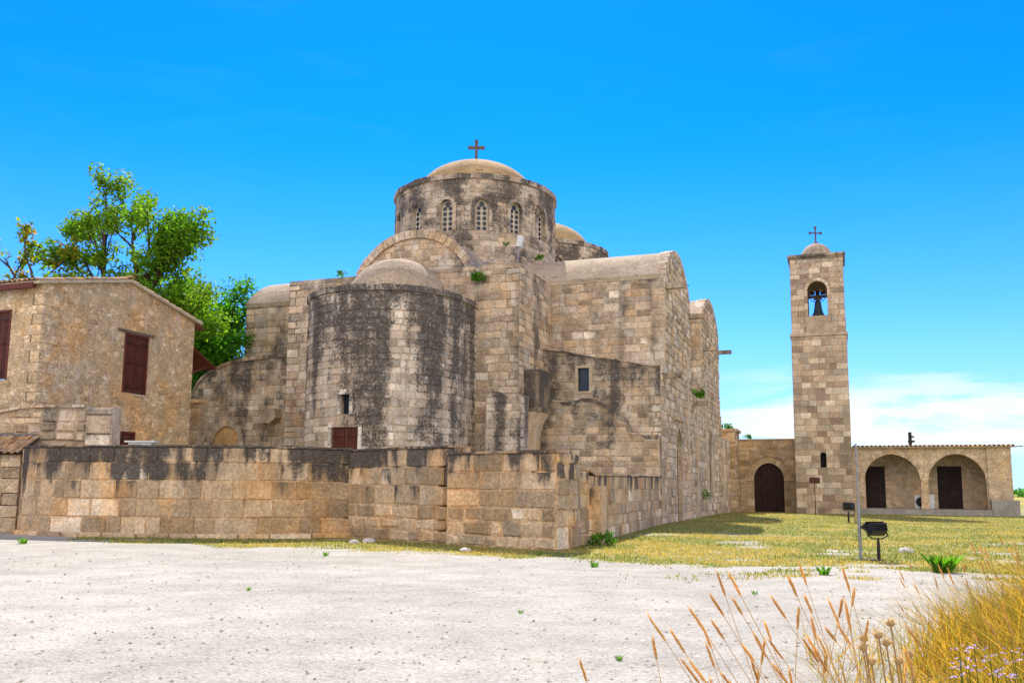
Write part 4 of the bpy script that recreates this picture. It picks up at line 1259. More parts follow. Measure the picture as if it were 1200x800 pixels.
# ================================================================== BELL TOWER
TU0, TU1, TV0, TV1 = 4.93, 8.83, 26.8, 30.7
TO = ((TU0 + TU1) / 2, (TV0 + TV1) / 2, 0)
tower = thing('bell_tower', 'tall square ashlar bell tower with a small dome and cross', 'bell tower', W(TO[0], TO[1]), A0)
def tp(mb, name, mats, parent=tower): return mb.build(name, mats, parent, TO)
TWd = TU1 - TU0
T_SHAFT, T_TOP = 13.2, 19.3
faces = {'e': plane_surf((TU0, TV0, 0), (1, 0, 0), (0, -1, 0)), 's': plane_surf((TU1, TV0, 0), (0, 1, 0), (1, 0, 0)),
         'w': plane_surf((TU1, TV1, 0), (-1, 0, 0), (0, 1, 0)), 'n': plane_surf((TU0, TV1, 0), (0, -1, 0), (-1, 0, 0))}
mb = MB(); mb2 = MB()
for k, (nm, f) in enumerate(faces.items()):
    sl_ = [op(1.75, 2.17, 3.35, 4.25, .21, .35)] if nm == 'e' else []
    if nm == 's': sl_ = []
    panel(mb, f, .001 * (k % 2), TWd, 0, T_SHAFT, sl_, th=.4, closed=False)
    stones(mb, f, 0, TWd, 0, T_SHAFT - .1, h=.46, lmin=.42, lmax=.95, ops=sl_, seed=160 + k, gap=.006, jit=.004, proud=.015, bev=.01, dvar=.006, hvar=.1)
    bo = op(1.25, 2.65, 14.65, 16.6, .7, .55)
    g = lambda s, t, d=0, f=f: f(s, t, d - .05)
    panel(mb2, g, .05, TWd - .05, T_SHAFT, T_TOP - .12, [bo], th=.55)
    stones(mb2, g, .05, TWd - .05, T_SHAFT + .1, T_TOP - .14, h=.42, lmin=.4, lmax=.9, ops=[bo], seed=170 + k, gap=.006, jit=.004, proud=.015, bev=.01, dvar=.006, frame=.24, hvar=.1)
    voussoirs(mb2, g, bo, w=.24, n=9, d1=.02, legs=True, seed=k)
    mb2.prism([(1.05, 13.32), (2.85, 13.32), (2.85, 14.62), (1.05, 14.62)], -.02, .05, g, c=(.4, 0, .45))
sh_ = tp(mb, 'shaft', M['tower']); bf = tp(mb2, 'belfry', M['tower'])
mb = MB(); mb.prism([(1.6, 3.3), (2.3, 3.3), (2.3, 4.6), (1.6, 4.6)], -.4, -.33, faces['e']); tp(mb, 'window', M['void'], sh_)
mb = MB(); mb.box(TU0 - .1, TU1 + .1, TV0 - .1, TV1 + .1, T_SHAFT - .09, T_SHAFT + .12); tp(mb, 'string_course', M['tower'])
mb = MB(); mb.box(TU0 - .12, TU1 + .12, TV0 - .12, TV1 + .12, T_TOP - .12, T_TOP + .06); mb.box(TU0 - .02, TU1 + .02, TV0 - .02, TV1 + .02, T_TOP - .28, T_TOP - .12, c=(.3, 0, .4)); tp(mb, 'cornice', M['lower'])
mb = MB(); mb.box(TU0 + .4, TU1 - .4, TV0 + .4, TV1 - .4, 14.3, 14.62); tp(mb, 'belfry_floor', M['flatroof'])
mb = MB(); mb.lathe(TO[0], TO[1], [(1.25, T_TOP + .02)] + [(1.2 * math.cos(a), T_TOP + .06 + 1.3 * math.sin(a)) for a in [math.pi / 2 * k / 12 for k in range(13)]], 36)
tp(mb, 'dome', M['render'])
mb = MB()
mb.lathe(TO[0], TO[1], [(.2, T_TOP + 1.28), (.16, T_TOP + 1.45), (.07, T_TOP + 1.55), (.0, T_TOP + 1.56)], 12)
tm = Matrix.Translation((TO[0], TO[1], T_TOP + 1.4)) @ Matrix.Rotation(R(20), 4, 'Z')
mb.box(-.05, .05, -.05, .05, 0, 1.25, M=tm); mb.box(-.42, .42, -.045, .045, .76, .85, M=tm)
for x, z in ((-.42, .805), (.42, .805), (0, 1.25)):
    mb.box(x - .09, x + .09, -.055, .055, z - .09, z + .09, M=tm)
tp(mb, 'cross', M['cross'])
# the bell and its beam hang in the opening
bell = thing('bell', 'dark bronze bell on a timber beam in the tower opening', 'bell', W(TO[0], TO[1], 14.62), A0)
mb = MB()
prof = [(.0, 2.05), (.14, 2.05), (.2, 1.98), (.24, 1.8), (.28, 1.45), (.34, 1.15), (.44, .92), (.5, .84), (.46, .84), (.36, 1.0), (.26, 1.4), (.2, 1.85), (0, 1.9)]
mb.lathe(0, 0, [(r_, z - .5) for r_, z in prof], 28); mb.build('bell_body', M['bell'], bell)
mb = MB(); mb.tube([(0, 0, 1.3), (0, 0, .3)], .03, 8); mb.lathe(0, 0, [(0, .42), (.07, .36), (.08, .3), (.0, .22)], 12); mb.build('clapper', M['iron'], bell)
mb = MB(); mb.box(-1.5, 1.5, -.1, .1, 1.75, 1.95); mb.box(-.3, .3, -.14, .14, 1.6, 1.75); mb.box(-.12, .12, -.08, .08, 1.5, 1.62)
for x in (-.42, .42): mb.tube([(x * 1.5, 0, 1.85), (x * .8, 0, 1.45), (x * .3, 0, 1.5)], .03, 6)
mb.build('yoke', M['greywood'], bell)
mb = MB(); mb.box(-.16, .16, -.06, .06, 1.95, 2.35); mb.box(-.55, -.2, -.05, .05, 2.0, 2.25); mb.box(.2, .55, -.05, .05, 2.0, 2.25); mb.build('counterweight', M['iron'], bell)

# ================================================================== GATE WALL
gw = thing('gate_wall', 'ochre stone wall with an arched wooden gate left of the tower', 'wall', W(2.8, 30.0), A0)
GO = (2.8, 30.0, 0)
gws = plane_surf((.5, 30.0, 0), (1, 0, 0), (0, -1, 0))
go = op(1.15, 3.4, 0, 2.55, 1.25, .3)
mb = MB()
panel(mb, gws, 0, 5.0, 0, 5.55, [go], th=.5)
stones(mb, gws, 0, 5.0, 0, 5.53, h=.36, lmin=.4, lmax=.85, ops=[go], seed=181, frame=.5, gap=.008, jit=.008, proud=.02)
voussoirs(mb, gws, go, w=.5, n=15, d1=.04, legs=True, gap=.006, seed=3)
o2 = op(.62, 3.93, 0, 2.55, 1.78, .1); voussoirs(mb, gws, o2, w=.14, n=17, d1=.14, gap=.004, seed=5)
for a, b in ((.35, 1.13), (3.42, 4.2)): mb.prism([(a, 2.42), (b, 2.42), (b, 2.58), (a, 2.58)], -.02, .12, gws, c=(.6, 0, .6))
mb.prism([(0, 5.55), (5.0, 5.55), (5.0, 5.66), (0, 5.66)], -.55, .06, gws, c=(.5, 0, .4))
mb.build('masonry', M['gatewall'], gw, GO)
mb = MB(); c0 = (go['s0'] + go['s1']) / 2
arch_plate(mb, gws, dict(go, s1=c0 - .01, s0=go['s0'], R=None, t1=2.55), -.24, -.16)
mb = MB(); arch_plate(mb, gws, go, -.26, -.18); mb.prism([(c0 - .012, 0), (c0 + .012, 0), (c0 + .012, 3.75), (c0 - .012, 3.75)], -.2, -.165, gws)
gt = mb.build('gate', M['darkdoor'], gw, GO)
mb = MB(); mb.box(0, 0, 0, 0, 0, 0) if False else None
for z in (.5, 1.6, 2.5): mb.prism([(go['s0'] + .08, z), (go['s1'] - .08, z), (go['s1'] - .08, z + .07), (go['s0'] + .08, z + .07)], -.18, -.155, gws)
mb.build('iron_strap', M['iron'], gt, GO)
mb = MB()
pw = plane_surf((-.6, 27.0, 0), (1, 0, 0), (0, -1, 0)); ps = plane_surf((.6, 27.0, 0), (0, 1, 0), (1, 0, 0))
pier = thing('stone_pier', 'square stone pier with a flat cap at the far church corner', 'pier', W(0, 28), A0)
panel(mb, pw, 0, 1.2, 0, 6.1, th=2.9); panel(mb, ps, 0, 2.95, 0, 6.1, th=.4)
stones(mb, pw, 0, 1.2, 0, 6.1, h=.42, lmin=.4, lmax=.7, seed=183, gap=.008); stones(mb, ps, 0, 2.95, 0, 6.1, h=.42, lmin=.4, lmax=.8, seed=184, gap=.008)
mb.box(-.7, .75, 26.85, 30.0, 6.1, 6.3, c=(.4, 0, .5))
mb.build('masonry', M['gatewall'], pier, (0, 28, 0))
mb = MB(); wj = plane_surf((.15, 23.3, 0), (0, 1, 0), (1, 0, 0)); panel(mb, wj, 0, 3.75, 0, 5.4, th=.6); stones(mb, wj, 0, 3.75, 0, 5.4, h=.4, lmin=.4, lmax=.85, seed=185)
jw = thing('boundary_wall', 'plain stone wall joining the church to the capped pier', 'wall', W(.15, 25), A0)
mb.build('masonry', M['south'], jw, (.15, 25, 0))

# ================================================================== ARCADE BUILDING
AVF = 28.5
AU0, AU1 = 8.85, 19.3
AO = ((AU0 + AU1) / 2, AVF, 0)
arc = thing('arcade_building', 'low tiled building with two pointed arches right of the tower', 'building', W(AO[0], AO[1]), A0)
def ap(mb, name, mats, parent=arc): return mb.build(name, mats, parent, AO)
af = plane_surf((AU0, AVF, 0), (1, 0, 0), (0, -1, 0))
AL_ = AU1 - AU0
AZT = 4.85
o1 = op(9.66 - AU0, 13.45 - AU0, .42, 2.35, 2.02, .55); o2 = op(13.95 - AU0, 17.7 - AU0, .42, 2.35, 2.02, .55)
mb = MB()
panel(mb, af, 0, AL_, 0, AZT, [o1, o2], th=.55, ds=.4, c=(.5, 0, .5))
voussoirs(mb, af, o1, w=.34, n=21, d1=.02, gap=.004); voussoirs(mb, af, o2, w=.34, n=21, d1=.02, gap=.004, seed=9)
mb.prism([(8.95, .05), (AL_ + .02, .05), (AL_ + .02, AZT - .05), (8.95, AZT - .05)], -.01, .12, af, c=(.6, 0, .45))
sid = plane_surf((AU1, AVF, 0), (0, 1, 0), (1, 0, 0)); panel(mb, sid, 0.01, 6, 0, AZT + .05, th=.5, c=(.5, 0, .5))
wst = plane_surf((AU0 + .5, AVF + 6, 0), (0, -1, 0), (-1, 0, 0)); panel(mb, wst, 0, 5.4, 0, AZT, th=.4, c=(.5, 0, .5))
aw_ = ap(mb, 'arcade_wall', M['arcade'])
mb = MB(); mb.box(AU0 + 9.0, AU1 + .28, AVF - .75, AVF - .13, -.1, 1.1); mb.box(AU1 + .003, AU1 + .28, AVF - .13, AVF + 1.2, -.1, 1.1); ap(mb, 'plinth', M['conc'])
bw = plane_surf((AU0 + .5, AVF + 2.7, 0), (1, 0, 0), (0, -1, 0))
d1 = op(.35, 1.85, .42, 3.55, None, .2); d2 = op(5.45, 7.1, .42, 3.55, None, .2)
mb = MB(); panel(mb, bw, 0, AL_ - 1, 0, AZT + .06, [d1, d2], th=.4, c=(.5, 0, .5)); ap(mb, 'back_wall', M['arcade'])
for d_ in (d1, d2):
    mb = MB(); mb.prism([(d_['s0'], .42), (d_['s1'], .42), (d_['s1'], 3.55), (d_['s0'], 3.55)], -.14, -.06, bw)
    dd = ap(mb, 'door', M['grate'])
    mb = MB()
    for k in range(9): z = .6 + k * .33; mb.prism([(d_['s0'] + .03, z), (d_['s1'] - .03, z), (d_['s1'] - .03, z + .05), (d_['s0'] + .03, z + .05)], -.06, -.035, bw)
    mb.build('door_rail', M['grate'], dd, AO)
mb = MB(); mb.box(AU0 + .1, 17.95, AVF - .75, AVF + 2.7, 0, .42); ap(mb, 'step', M['conc'])
mb = MB()
P = [Vector((AU0 + .02, AVF - .3, AZT + .05)), Vector((AU1 + .25, AVF - .3, AZT + .05)), Vector((AU1 + .25, AVF + 6.2, AZT + .30)), Vector((AU0 + .02, AVF + 6.2, AZT + .30))]
Q = [p - Zv * .1 for p in P]; mb.face(P); mb.face(Q[::-1])
for i in range(4): mb.face([P[i], Q[i], Q[(i + 1) % 4], P[(i + 1) % 4]])
rf = ap(mb, 'roof', M['trim'])
mb = MB(); tile_roof(mb, (AU0 + .05, AVF - .42, AZT + .02), (AU1 + .28, AVF - .42, AZT + .02), (0, 6.6, .26), 12, pitch=.29, r_=.085, seed=8); mb.build('roof_tiles', M['tile'], rf, AO)
mb = MB(); mb.tube([(12.95, AVF + .9, AZT), (12.95, AVF + .9, 6.0)], .12, 8); mb.box(12.8, 13.25, AVF + .8, AVF + 1.0, 5.25, 5.4); mb.box(13.0, 13.22, AVF + .8, AVF + 1.0, 5.6, 5.72); mb.build('vent_pipe', M['iron'], rf, AO)
mb = MB(); mb.tube([(AU1 + .1, AVF - .3, AZT - .02), (AU1 + .75, AVF - .45, AZT + .02)], .04, 8); mb.build('gutter_spout', M['galv'], rf, AO)

ac = thing('air_conditioner', 'white outdoor air conditioner unit standing behind the arcade pillar', 'air conditioner', W(13.72, AVF + .75, .42), A0)
mb = MB(); mb.box(-.68, .62, -.18, .2, .06, 1.02); mb.box(-.6, -.45, -.2, .2, 0, .06); mb.box(.35, .5, -.2, .2, 0, .06); mb.build('casing', M['white'], ac)
mb = MB(); mb.lathe(0, 0, [(.30, 0), (.33, .03), (.34, 0)], 24); mb.lathe(0, 0, [(0, .012), (.30, .012)], 24)
for k in range(6): mb.tube([(.3 * math.cos(k * math.pi / 6), .3 * math.sin(k * math.pi / 6), .03), (-.3 * math.cos(k * math.pi / 6), -.3 * math.sin(k * math.pi / 6), .03)], .006, 4)
fo = mb.build('fan_grille', M['black'], ac); fo.location = (-.28, -.185, .5); fo.rotation_euler = (R(90), 0, 0)

# ================================================================== SMALL THINGS ON THE LAWN
def place(px, d): return ((px - 600) / 1050 * d, d)
def gz(x, y): return float(ground_z(x, y))
# brown sign
sx_, sy_ = place(953, 61)
sg = thing('sign_post', 'small blank brown sign on a thin post before the tower', 'sign', (sx_, sy_, 0), R(-10))
mb = MB(); mb.tube([(0, 0, -.1), (0, 0, 2.45)], .03, 8); mb.build('post', M['rust'], sg)
mb = MB(); mb.box(-.34, .34, -.045, -.02, 2.15, 2.55); mb.build('sign_board', M['rust'], sg)
# tall pole on a flat base
px_, py_ = place(1003, 21.6)
po = thing('metal_pole', 'tall thin grey pole on a flat plate beside the floodlight', 'pole', (px_, py_, gz(px_, py_)))
mb = MB(); mb.tube([(0, 0, .03), (0, 0, 1.36)], .038, 10); mb.build('lower_tube', M['galv'], po)
mb = MB(); mb.tube([(0, 0, 1.36), (-.005, 0, 2.75)], .021, 8); mb.build('upper_tube', M['galv'], po)
mb = MB(); mb.box(-.2, .28, -.14, .16, -.02, .035); mb.build('base_plate', M['greywood'], po)
# floodlights
def floodlight(label, loc, rz, sc_, tilt=R(-18)):
    t = thing('floodlight', label, 'floodlight', loc, rz, 'floodlights on the lawn')
    T = Matrix.Translation((0, 0, .88)) @ Matrix.Rotation(tilt, 4, 'X')
    mb = MB()
    fr, bk2 = [(-.25, -.16), (.25, -.16), (.25, .18), (-.25, .18)], [(-.19, -.11), (.19, -.11), (.19, .09), (-.19, .09)]
    F_ = [T @ Vector((x, .12, z)) for x, z in fr]; B_ = [T @ Vector((x, -.14, z)) for x, z in bk2]; F2 = [T @ Vector((x, .17, z)) for x, z in fr]
    mb.face(B_)
    for i in range(4):
        j = (i + 1) % 4
        mb.face([F_[i], F_[j], B_[j], B_[i]]); mb.face([F2[i], F2[j], F_[j], F_[i]])
    for k in range(7):
        x = -.165 + k * .055; mb.box(x - .006, x + .006, -.19, -.1, -.1, .08, M=T)
    mb.box(-.21, .21, -.16, -.10, .085, .115, M=T)
    mb.build('housing', M['black'], t)
    mb = MB(); mb.face([F2[3], F2[2], F2[1], F2[0]]); mb.build('lens', M['glass'], t)
    mb = MB()
    P = [T @ Vector(p) for p in ((-.27, .05, .2), (.27, .05, .2), (.29, .34, .12), (-.29, .34, .12))]
    Q = [p + Zv * .012 for p in P]; mb.face(Q); mb.face(P[::-1])
    for i in range(4): mb.face([P[i], P[(i + 1) % 4], Q[(i + 1) % 4], Q[i]])
    for sgn in (-1, 1):
        tri = [T @ Vector((sgn * x, y, z)) for x, y, z in ((.27, .05, .2), (.29, .34, .12), (.27, .12, -.05))]
        mb.face(tri)
    mb.build('hood', M['black'], t)
    mb = MB(); mb.tube([T @ Vector((-.27, .02, 0)), Vector((-.29, 0, .68)), Vector((-.16, 0, .61)), Vector((.16, 0, .61)), Vector((.29, 0, .68)), T @ Vector((.27, .02, 0))], .018, 6); mb.build('yoke', M['iron'], t)
    mb = MB(); mb.tube([(0, 0, -.05), (0, 0, .2), (.005, 0, .45), (0, 0, .62)], [.045, .05, .04, .03], 10); mb.lathe(0, 0, [(.0, .06), (.1, .05), (.12, -.02)], 12); mb.build('post', M['iron'], t)
    t.scale = (sc_, sc_, sc_)
    return t
fx, fy = place(1024, 21.3)
floodlight('black floodlight on a short post close to the grey pole', (fx, fy, gz(fx, fy)), R(12), .86)
fx2, fy2 = place(991, 47.0)
t2 = floodlight('distant floodlight with a faded yellow bracket behind the grey pole', (fx2, fy2, 0), R(-30), 1.0, R(-30))
mb = MB(); mb.box(.26, .36, -.12, .1, .1, .75, M=Matrix.Rotation(R(8), 4, 'Y')); mb.box(.3, .5, -.1, .0, 0, .1); mb.build('bracket', M['yellowmetal'], t2)
mb = MB()
mb.tube([(fx + .1, fy - .02, gz(fx, fy) + .02), (fx - .2, fy - .12, gz(fx, fy) + .03), (px_ + .28, py_ - .05, gz(px_, py_) + .04)], .018, 6)
tag(mb.build('power_cable', M['black']), 'black cable on the grass linking pole and floodlight', 'cable')

# lamp and mast on the chancel roof with its stay wire
lm = thing('roof_lamp', 'small white lamp on a metal mast beside the drum', 'lamp', W(-6.35, -2.9, BZ - .1), A0)
mb = MB(); mb.tube([(0, 0, 0), (0, 0, 1.55)], .035, 8); mb.build('mast', M['galv'], lm)
mb = MB(); mb.box(-.3, -.02, -.14, .1, 1.05, 1.6, M=Matrix.Rotation(R(12), 4, 'Y')); mb.tube([(-.05, 0, 1.2), (0, 0, 1.2)], .03, 6); mb.build('lamp_head', M['white'], lm)
mb = MB(); a_ = W(-6.35, -2.9, BZ + 1.0); b_ = W(-8.3, -3.3, BZ + .1)
mb.tube([a_.lerp(b_, k / 8) - Vector((0, 0, .25 * math.sin(math.pi * k / 8) * .4)) for k in range(9)], .018, 6)
mb.tube([b_, b_ + Vector((-.15, 0, .12)), b_ + Vector((-.3, 0, -.02)), b_ + Vector((-.3, 0, -.25))], .03, 6)
tag(mb.build('stay_wire', M['galv']), 'pale wire stretched from the roof lamp mast to the parapet', 'wire')

# ================================================================== PLANTS
def leaf_soup(name, centers, rads, n, size, mat, parent=None, seed=1, g=None, squash=.8, up=.3):
    r = np.random.RandomState(seed)
    centers = np.array(centers, float); rads = np.array(rads, float)
    w = rads ** 2; w = w / w.sum()
    k = r.choice(len(centers), n, p=w)
    d = r.normal(size=(n, 3)); d /= np.linalg.norm(d, axis=1)[:, None]
    rad = rads[k] * (r.rand(n) ** .45)
    d[:, 2] *= squash
    P = centers[k] + d * rad[:, None]
    nrm = d * .6 + r.normal(size=(n, 3)) * .6; nrm[:, 2] += up; nrm /= np.linalg.norm(nrm, axis=1)[:, None]
    t = np.cross(nrm, r.normal(size=(n, 3))); t /= np.linalg.norm(t, axis=1)[:, None]
    b = np.cross(nrm, t)
    s = size * r.uniform(.6, 1.3, n)[:, None]
    V = np.stack([P - t * s * .5, P + b * s * .28 + nrm * s * .06, P + t * s * .5, P - b * s * .28 + nrm * s * .06], 1).reshape(-1, 3)
    F = np.arange(4 * n).reshape(n, 4)
    cl = r.rand(len(centers))
    C = np.stack([np.clip(cl[k] * .6 + r.rand(n) * .5, 0, 1), np.zeros(n) if g is None else np.clip(g * cl[k] * 1.4 * r.rand(n), 0, 1), np.clip(r.normal(.5, .18, n), 0, 1)], 1)
    return fast_mesh(name, V, F, C, mat, parent)

def make_tree(label, loc, trunk, limbs, n, size, mat, seed, depth=3, rad0=.2, clump=(.5, .9), g=None, dead=0, spread=.6, levels=3, name='tree', lean=(0, 0), up=.35):
    """trunk height, list of limb (start fraction, azimuth, elevation, length)"""
    r = random.Random(seed)
    t = thing(name, label, 'tree', loc)
    mb = MB(); tips = []
    H = trunk
    tp_ = [Vector((lean[0] * (k / 6) + r.uniform(-.12, .12) * (k > 0), lean[1] * (k / 6) + r.uniform(-.12, .12) * (k > 0), H * k / 6)) for k in range(7)]
    mb.tube(tp_, [rad0 * (1.15 - .13 * k) for k in range(7)], 9)
    def grow(p, d, L, rad, lev):
        pts = [p]; q = p; dd = d.copy()
        for k in range(4):
            dd = (dd + Vector((r.uniform(-.2, .2), r.uniform(-.2, .2), r.uniform(-.08, .2) * up * 3))).normalized()
            q = q + dd * L / 4; pts.append(q)
        mb.tube(pts, [rad * (1 - .17 * k) for k in range(5)], 6 if lev < 2 else 4, cap=False)
        if lev >= levels: tips.append((q, L)); tips.append((pts[2], L)); return
        nb = r.choice((2, 3, 3))
        for i in range(nb):
            st = pts[r.choice((2, 3, 4))]
            nd = (dd + Vector((r.gauss(0, spread), r.gauss(0, spread), r.gauss(.12, spread * .6)))).normalized()
            grow(st, nd, L * r.uniform(.5, .75), rad * .55, lev + 1)
        tips.append((q, L * .6))
    for (fr, az, el, L) in limbs:
        i = min(5, int(fr * 6)); p = tp_[i].lerp(tp_[i + 1], fr * 6 - i)
        grow(p, Vector((math.cos(az) * math.cos(el), math.sin(az) * math.cos(el), math.sin(el))), L, rad0 * .5, 1)
    for k in range(dead):
        p = tp_[-1]; dd = Vector((r.uniform(-.25, .25), r.uniform(-.2, .2), 1)).normalized()
        mb.tube([p, p + dd * 1.2, p + dd * 2.4 + Vector((r.uniform(-.2, .2), 0, 0))], [.05, .03, .012], 5)
        for q in range(4): s_ = p + dd * r.uniform(.6, 2.0); mb.tube([s_, s_ + Vector((r.uniform(-.5, .5), r.uniform(-.3, .3), r.uniform(.3, .7)))], [.02, .006], 4)
    mb.build('trunk', M['bark'], t)
    cs = [tuple(p) for p, L in tips]; rs = [r.uniform(*clump) for _ in tips]
    leaf_soup('crown', cs, rs, n, size, mat, t, seed, g, up=.5)
    return t
def at(px, py, d):      # photo pixel (1200 px wide) to a point at ground distance d
    ang = R(7.48); yc = (435 - py) / 1050; xc = (px - 600) / 1050
    fy_ = math.cos(ang) - yc * math.sin(ang); fz_ = math.sin(ang) + yc * math.cos(ang)
    return Vector((xc / fy_ * d, d, 1.6 + fz_ / fy_ * d))
pA = at(128, 330, 50); pB = at(165, 330, 48)
make_tree('tall thin-leaved tree with dead twigs at its top behind the house', (pA.x, 50, 0), 14.3,
          [(.62, 2.6, .5, 2.6), (.70, 3.4, .6, 2.6), (.78, 2.9, .8, 2.8), (.86, 3.3, .9, 2.9), (.93, 2.6, 1.1, 3.0), (.97, 3.0, 1.35, 3.0), (.75, .6, .5, 1.6), (.66, 4.4, .3, 2.0), (.72, 1.6, .3, 2.0)],
          11000, .24, M['leaf'], 11, rad0=.22, clump=(.4, .8), g=.2, dead=6, lean=(-.3, 0))
make_tree('broad leafy tree with a dark forked trunk behind the house gable', (pB.x, 48, 0), 13.6,
          [(.66, .1, .5, 3.2), (.74, .4, .6, 3.2), (.82, -.2, .7, 3.2), (.9, .5, .9, 3.0), (.97, .2, 1.2, 2.6), (.99, 2.4, 1.3, 2.4), (.72, 3.0, .5, 2.0), (.70, 5.0, .3, 2.4), (.84, 1.6, .5, 2.2), (.62, .0, .2, 3.0), (.94, -.2, .4, 3.4)],
          17000, .25, M['leaf'], 23, rad0=.28, clump=(.45, .95), g=.06, lean=(-.2, 0))
pC = at(38, 330, 48)
make_tree('thin russet-tipped tree rising over the tiled eave at far left', (pC.x, 48, 0), 12.6,
          [(.8, 3.0, .6, 2.2), (.88, 2.8, .9, 2.2), (.95, 3.4, .7, 2.4), (.98, .3, .9, 1.6), (.9, 0.2, .5, 1.3), (.99, 2.4, 1.4, 1.6)],
          1500, .30, M['leaf'], 31, rad0=.2, clump=(.3, .6), g=.9)
pD = at(20, 330, 44)
make_tree('low yellow-green tree just showing above the house roof', (pD.x, 44, 0), 9.6,
          [(.8, .2, .5, 2.2), (.9, 3.0, .5, 2.4), (.95, 1.6, .8, 1.4), (.98, -.3, .4, 2.8), (.9, .1, .3, 2.0)], 2600, .30, M['leaf'], 37, rad0=.2, clump=(.5, .8), g=.35)
pE = at(252, 420, 57)
make_tree('dense bright green tree filling the gap between house and church', (pE.x - .2, 56, 0), 9.8,
          [(.5, .3, .5, 2.6), (.6, 3.3, .5, 2.6), (.7, 1.8, .5, 2.4), (.72, 4.6, .3, 2.8), (.8, 5.4, .5, 2.6), (.85, 0.1, .9, 2.8), (.92, 2.9, .9, 2.6), (.97, .6, 1.2, 2.6), (.98, 4.2, 1.0, 2.6), (.4, 4.8, .2, 2.6), (.55, 5.8, .1, 2.6)],
          26000, .28, M['darkleaf'], 41, rad0=.3, clump=(.8, 1.4), spread=.7)
pF = at(200, 372, 52)
make_tree('lower leafy tree behind the slope of the house roof', (pF.x, 52, 0), 9.0,
          [(.7, .1, .5, 2.4), (.8, 3.1, .7, 2.4), (.85, 4.7, .4, 2.6), (.95, .4, .9, 2.2), (.97, 2.6, 1.1, 2.2), (.9, -.5, .3, 2.6)], 12000, .27, M['darkleaf'], 43, rad0=.24, clump=(.6, 1.1), spread=.7)

def wall_plant(p, r_, n, label, seed, mat='darkleaf', name='wall_plant', size=.12, squash=.8):
    o = leaf_soup(name, [(random.Random(seed + k).uniform(-1, 1) * r_ * .8, random.Random(seed + 50 + k).uniform(-.3, .3) * r_, random.Random(seed + 90 + k).uniform(0, .7) * r_) for k in range(6)], [r_ * .55] * 6, n, size, M[mat], None, seed, .2, squash)
    o.location = p
    return tag(o, label, 'plant')
wall_plant(W(-8.0, -3.85, 11.55), .45, 420, 'bushy green plant growing from the parapet right of the apse dome', 3)
wall_plant(W(-8.9, -6.55, 9.5), .2, 120, 'small green tuft rooted high on the right side of the apse', 5)
wall_plant(W(-15.85, -5.0, 7.0), .2, 110, 'dark green tuft rooted on the left edge of the apse', 8)
wall_plant(W(-14.6, -8.2, 2.85), .16, 80, 'tiny green tuft on the apse left of the red shutters', 9, size=.09)
wall_plant(W(-15.6, -3.7, 12.35), .3, 160, 'low green tuft at the left foot of the big roof arch', 13)
wall_plant(W(-6.95, 2.2, 14.0), .25, 140, 'green tuft in the corner between drum and transept roof', 15)
wall_plant(W(-8.2, .4, 14.4), .18, 90, 'small weed at the base of the drum above the vault roof', 17, size=.09)
wall_plant(W(.25, 9.9, 7.1), .42, 260, 'bright green plant sprouting beside the lower waterspout', 19, size=.16)
wall_plant(W(.12, 13.0, 1.3), .35, 160, 'climbing weed low on the long side wall of the church', 21, squash=2.0)
wall_plant(W(-.1, 28, 6.35), .45, 220, 'leafy plant on the cap of the far stone pier', 23, size=.18)
wall_plant(W(1.3, 30.2, 5.7), .35, 140, 'small plant on the gate wall beside the pier', 25, size=.15)
wall_plant((2.75, 26.2, .08), .42, 260, 'green weed at the foot of the low wall corner', 27, size=.12, squash=.4)

def weed(px, py, r_, n, label, seed):
    d = 1050 * 1.6 / (py - 573); x = (px - 600) / 1050 * d
    rw_ = np.random.RandomState(seed); m_ = n // 2
    ang = rw_.rand(m_) * 6.283; rr_ = r_ * .45 * np.sqrt(rw_.rand(m_)); h_ = r_ * rw_.uniform(.35, 1.0, m_); out = rw_.uniform(.1, .9, m_) * h_
    bx0, by0 = rr_ * np.cos(ang), rr_ * np.sin(ang) * .8; a2 = ang + rw_.normal(0, .6, m_); w_ = r_ * .05
    px2, py2 = -np.sin(a2) * w_, np.cos(a2) * w_
    tx_, ty_ = bx0 + out * np.cos(a2), by0 + out * np.sin(a2)
    Z0 = np.zeros(m_)
    V = np.stack([np.stack([bx0 - px2, by0 - py2, Z0], 1), np.stack([bx0 + px2, by0 + py2, Z0], 1),
                  np.stack([(bx0 * .5 + tx_ * .5) + px2 * 1.3, (by0 + ty_) * .5 + py2 * 1.3, h_ * .65], 1), np.stack([tx_, ty_, h_], 1),
                  np.stack([(bx0 * .5 + tx_ * .5) - px2 * 1.3, (by0 + ty_) * .5 - py2 * 1.3, h_ * .65], 1)], 1).reshape(-1, 3)
    i_ = np.arange(m_) * 5
    F = np.stack([i_, i_ + 1, i_ + 2, i_ + 3, i_ + 4], 1)
    C = np.stack([rw_.rand(m_), rw_.rand(m_) * .35, np.clip(rw_.normal(.5, .2, m_), 0, 1)], 1)
    o = fast_mesh('weed', V, F, C, M['darkleaf'])
    o.location = (x, d, gz(x, d)); return tag(o, label, 'weed')
weed(724, 765, .055, 70, 'tiny green weed alone in the near gravel', 1)
weed(697, 661, .16, 70, 'green weed at the gravel edge below the wall corner', 2)
weed(388, 651, .13, 60, 'upright green weed in the gravel before the wall kink', 3)
weed(1097, 664, .4, 300, 'lush green weed clump in the lawn right of the floodlight', 4)
weed(960, 668, .2, 90, 'green weed in the bare gravel left of the metal pole', 5)
weed(38, 640, .22, 70, 'bright green weed in the shade at the left end of the wall', 6)
weed(612, 712, .06, 40, 'small yellowish weed in open gravel below the straight wall', 7)

weed(300, 690, .07, 40, 'little weed in open gravel below the red apse shutters', 20)
weed(880, 690, .08, 40, 'low weed in gravel seen between the ripe stalks', 24)
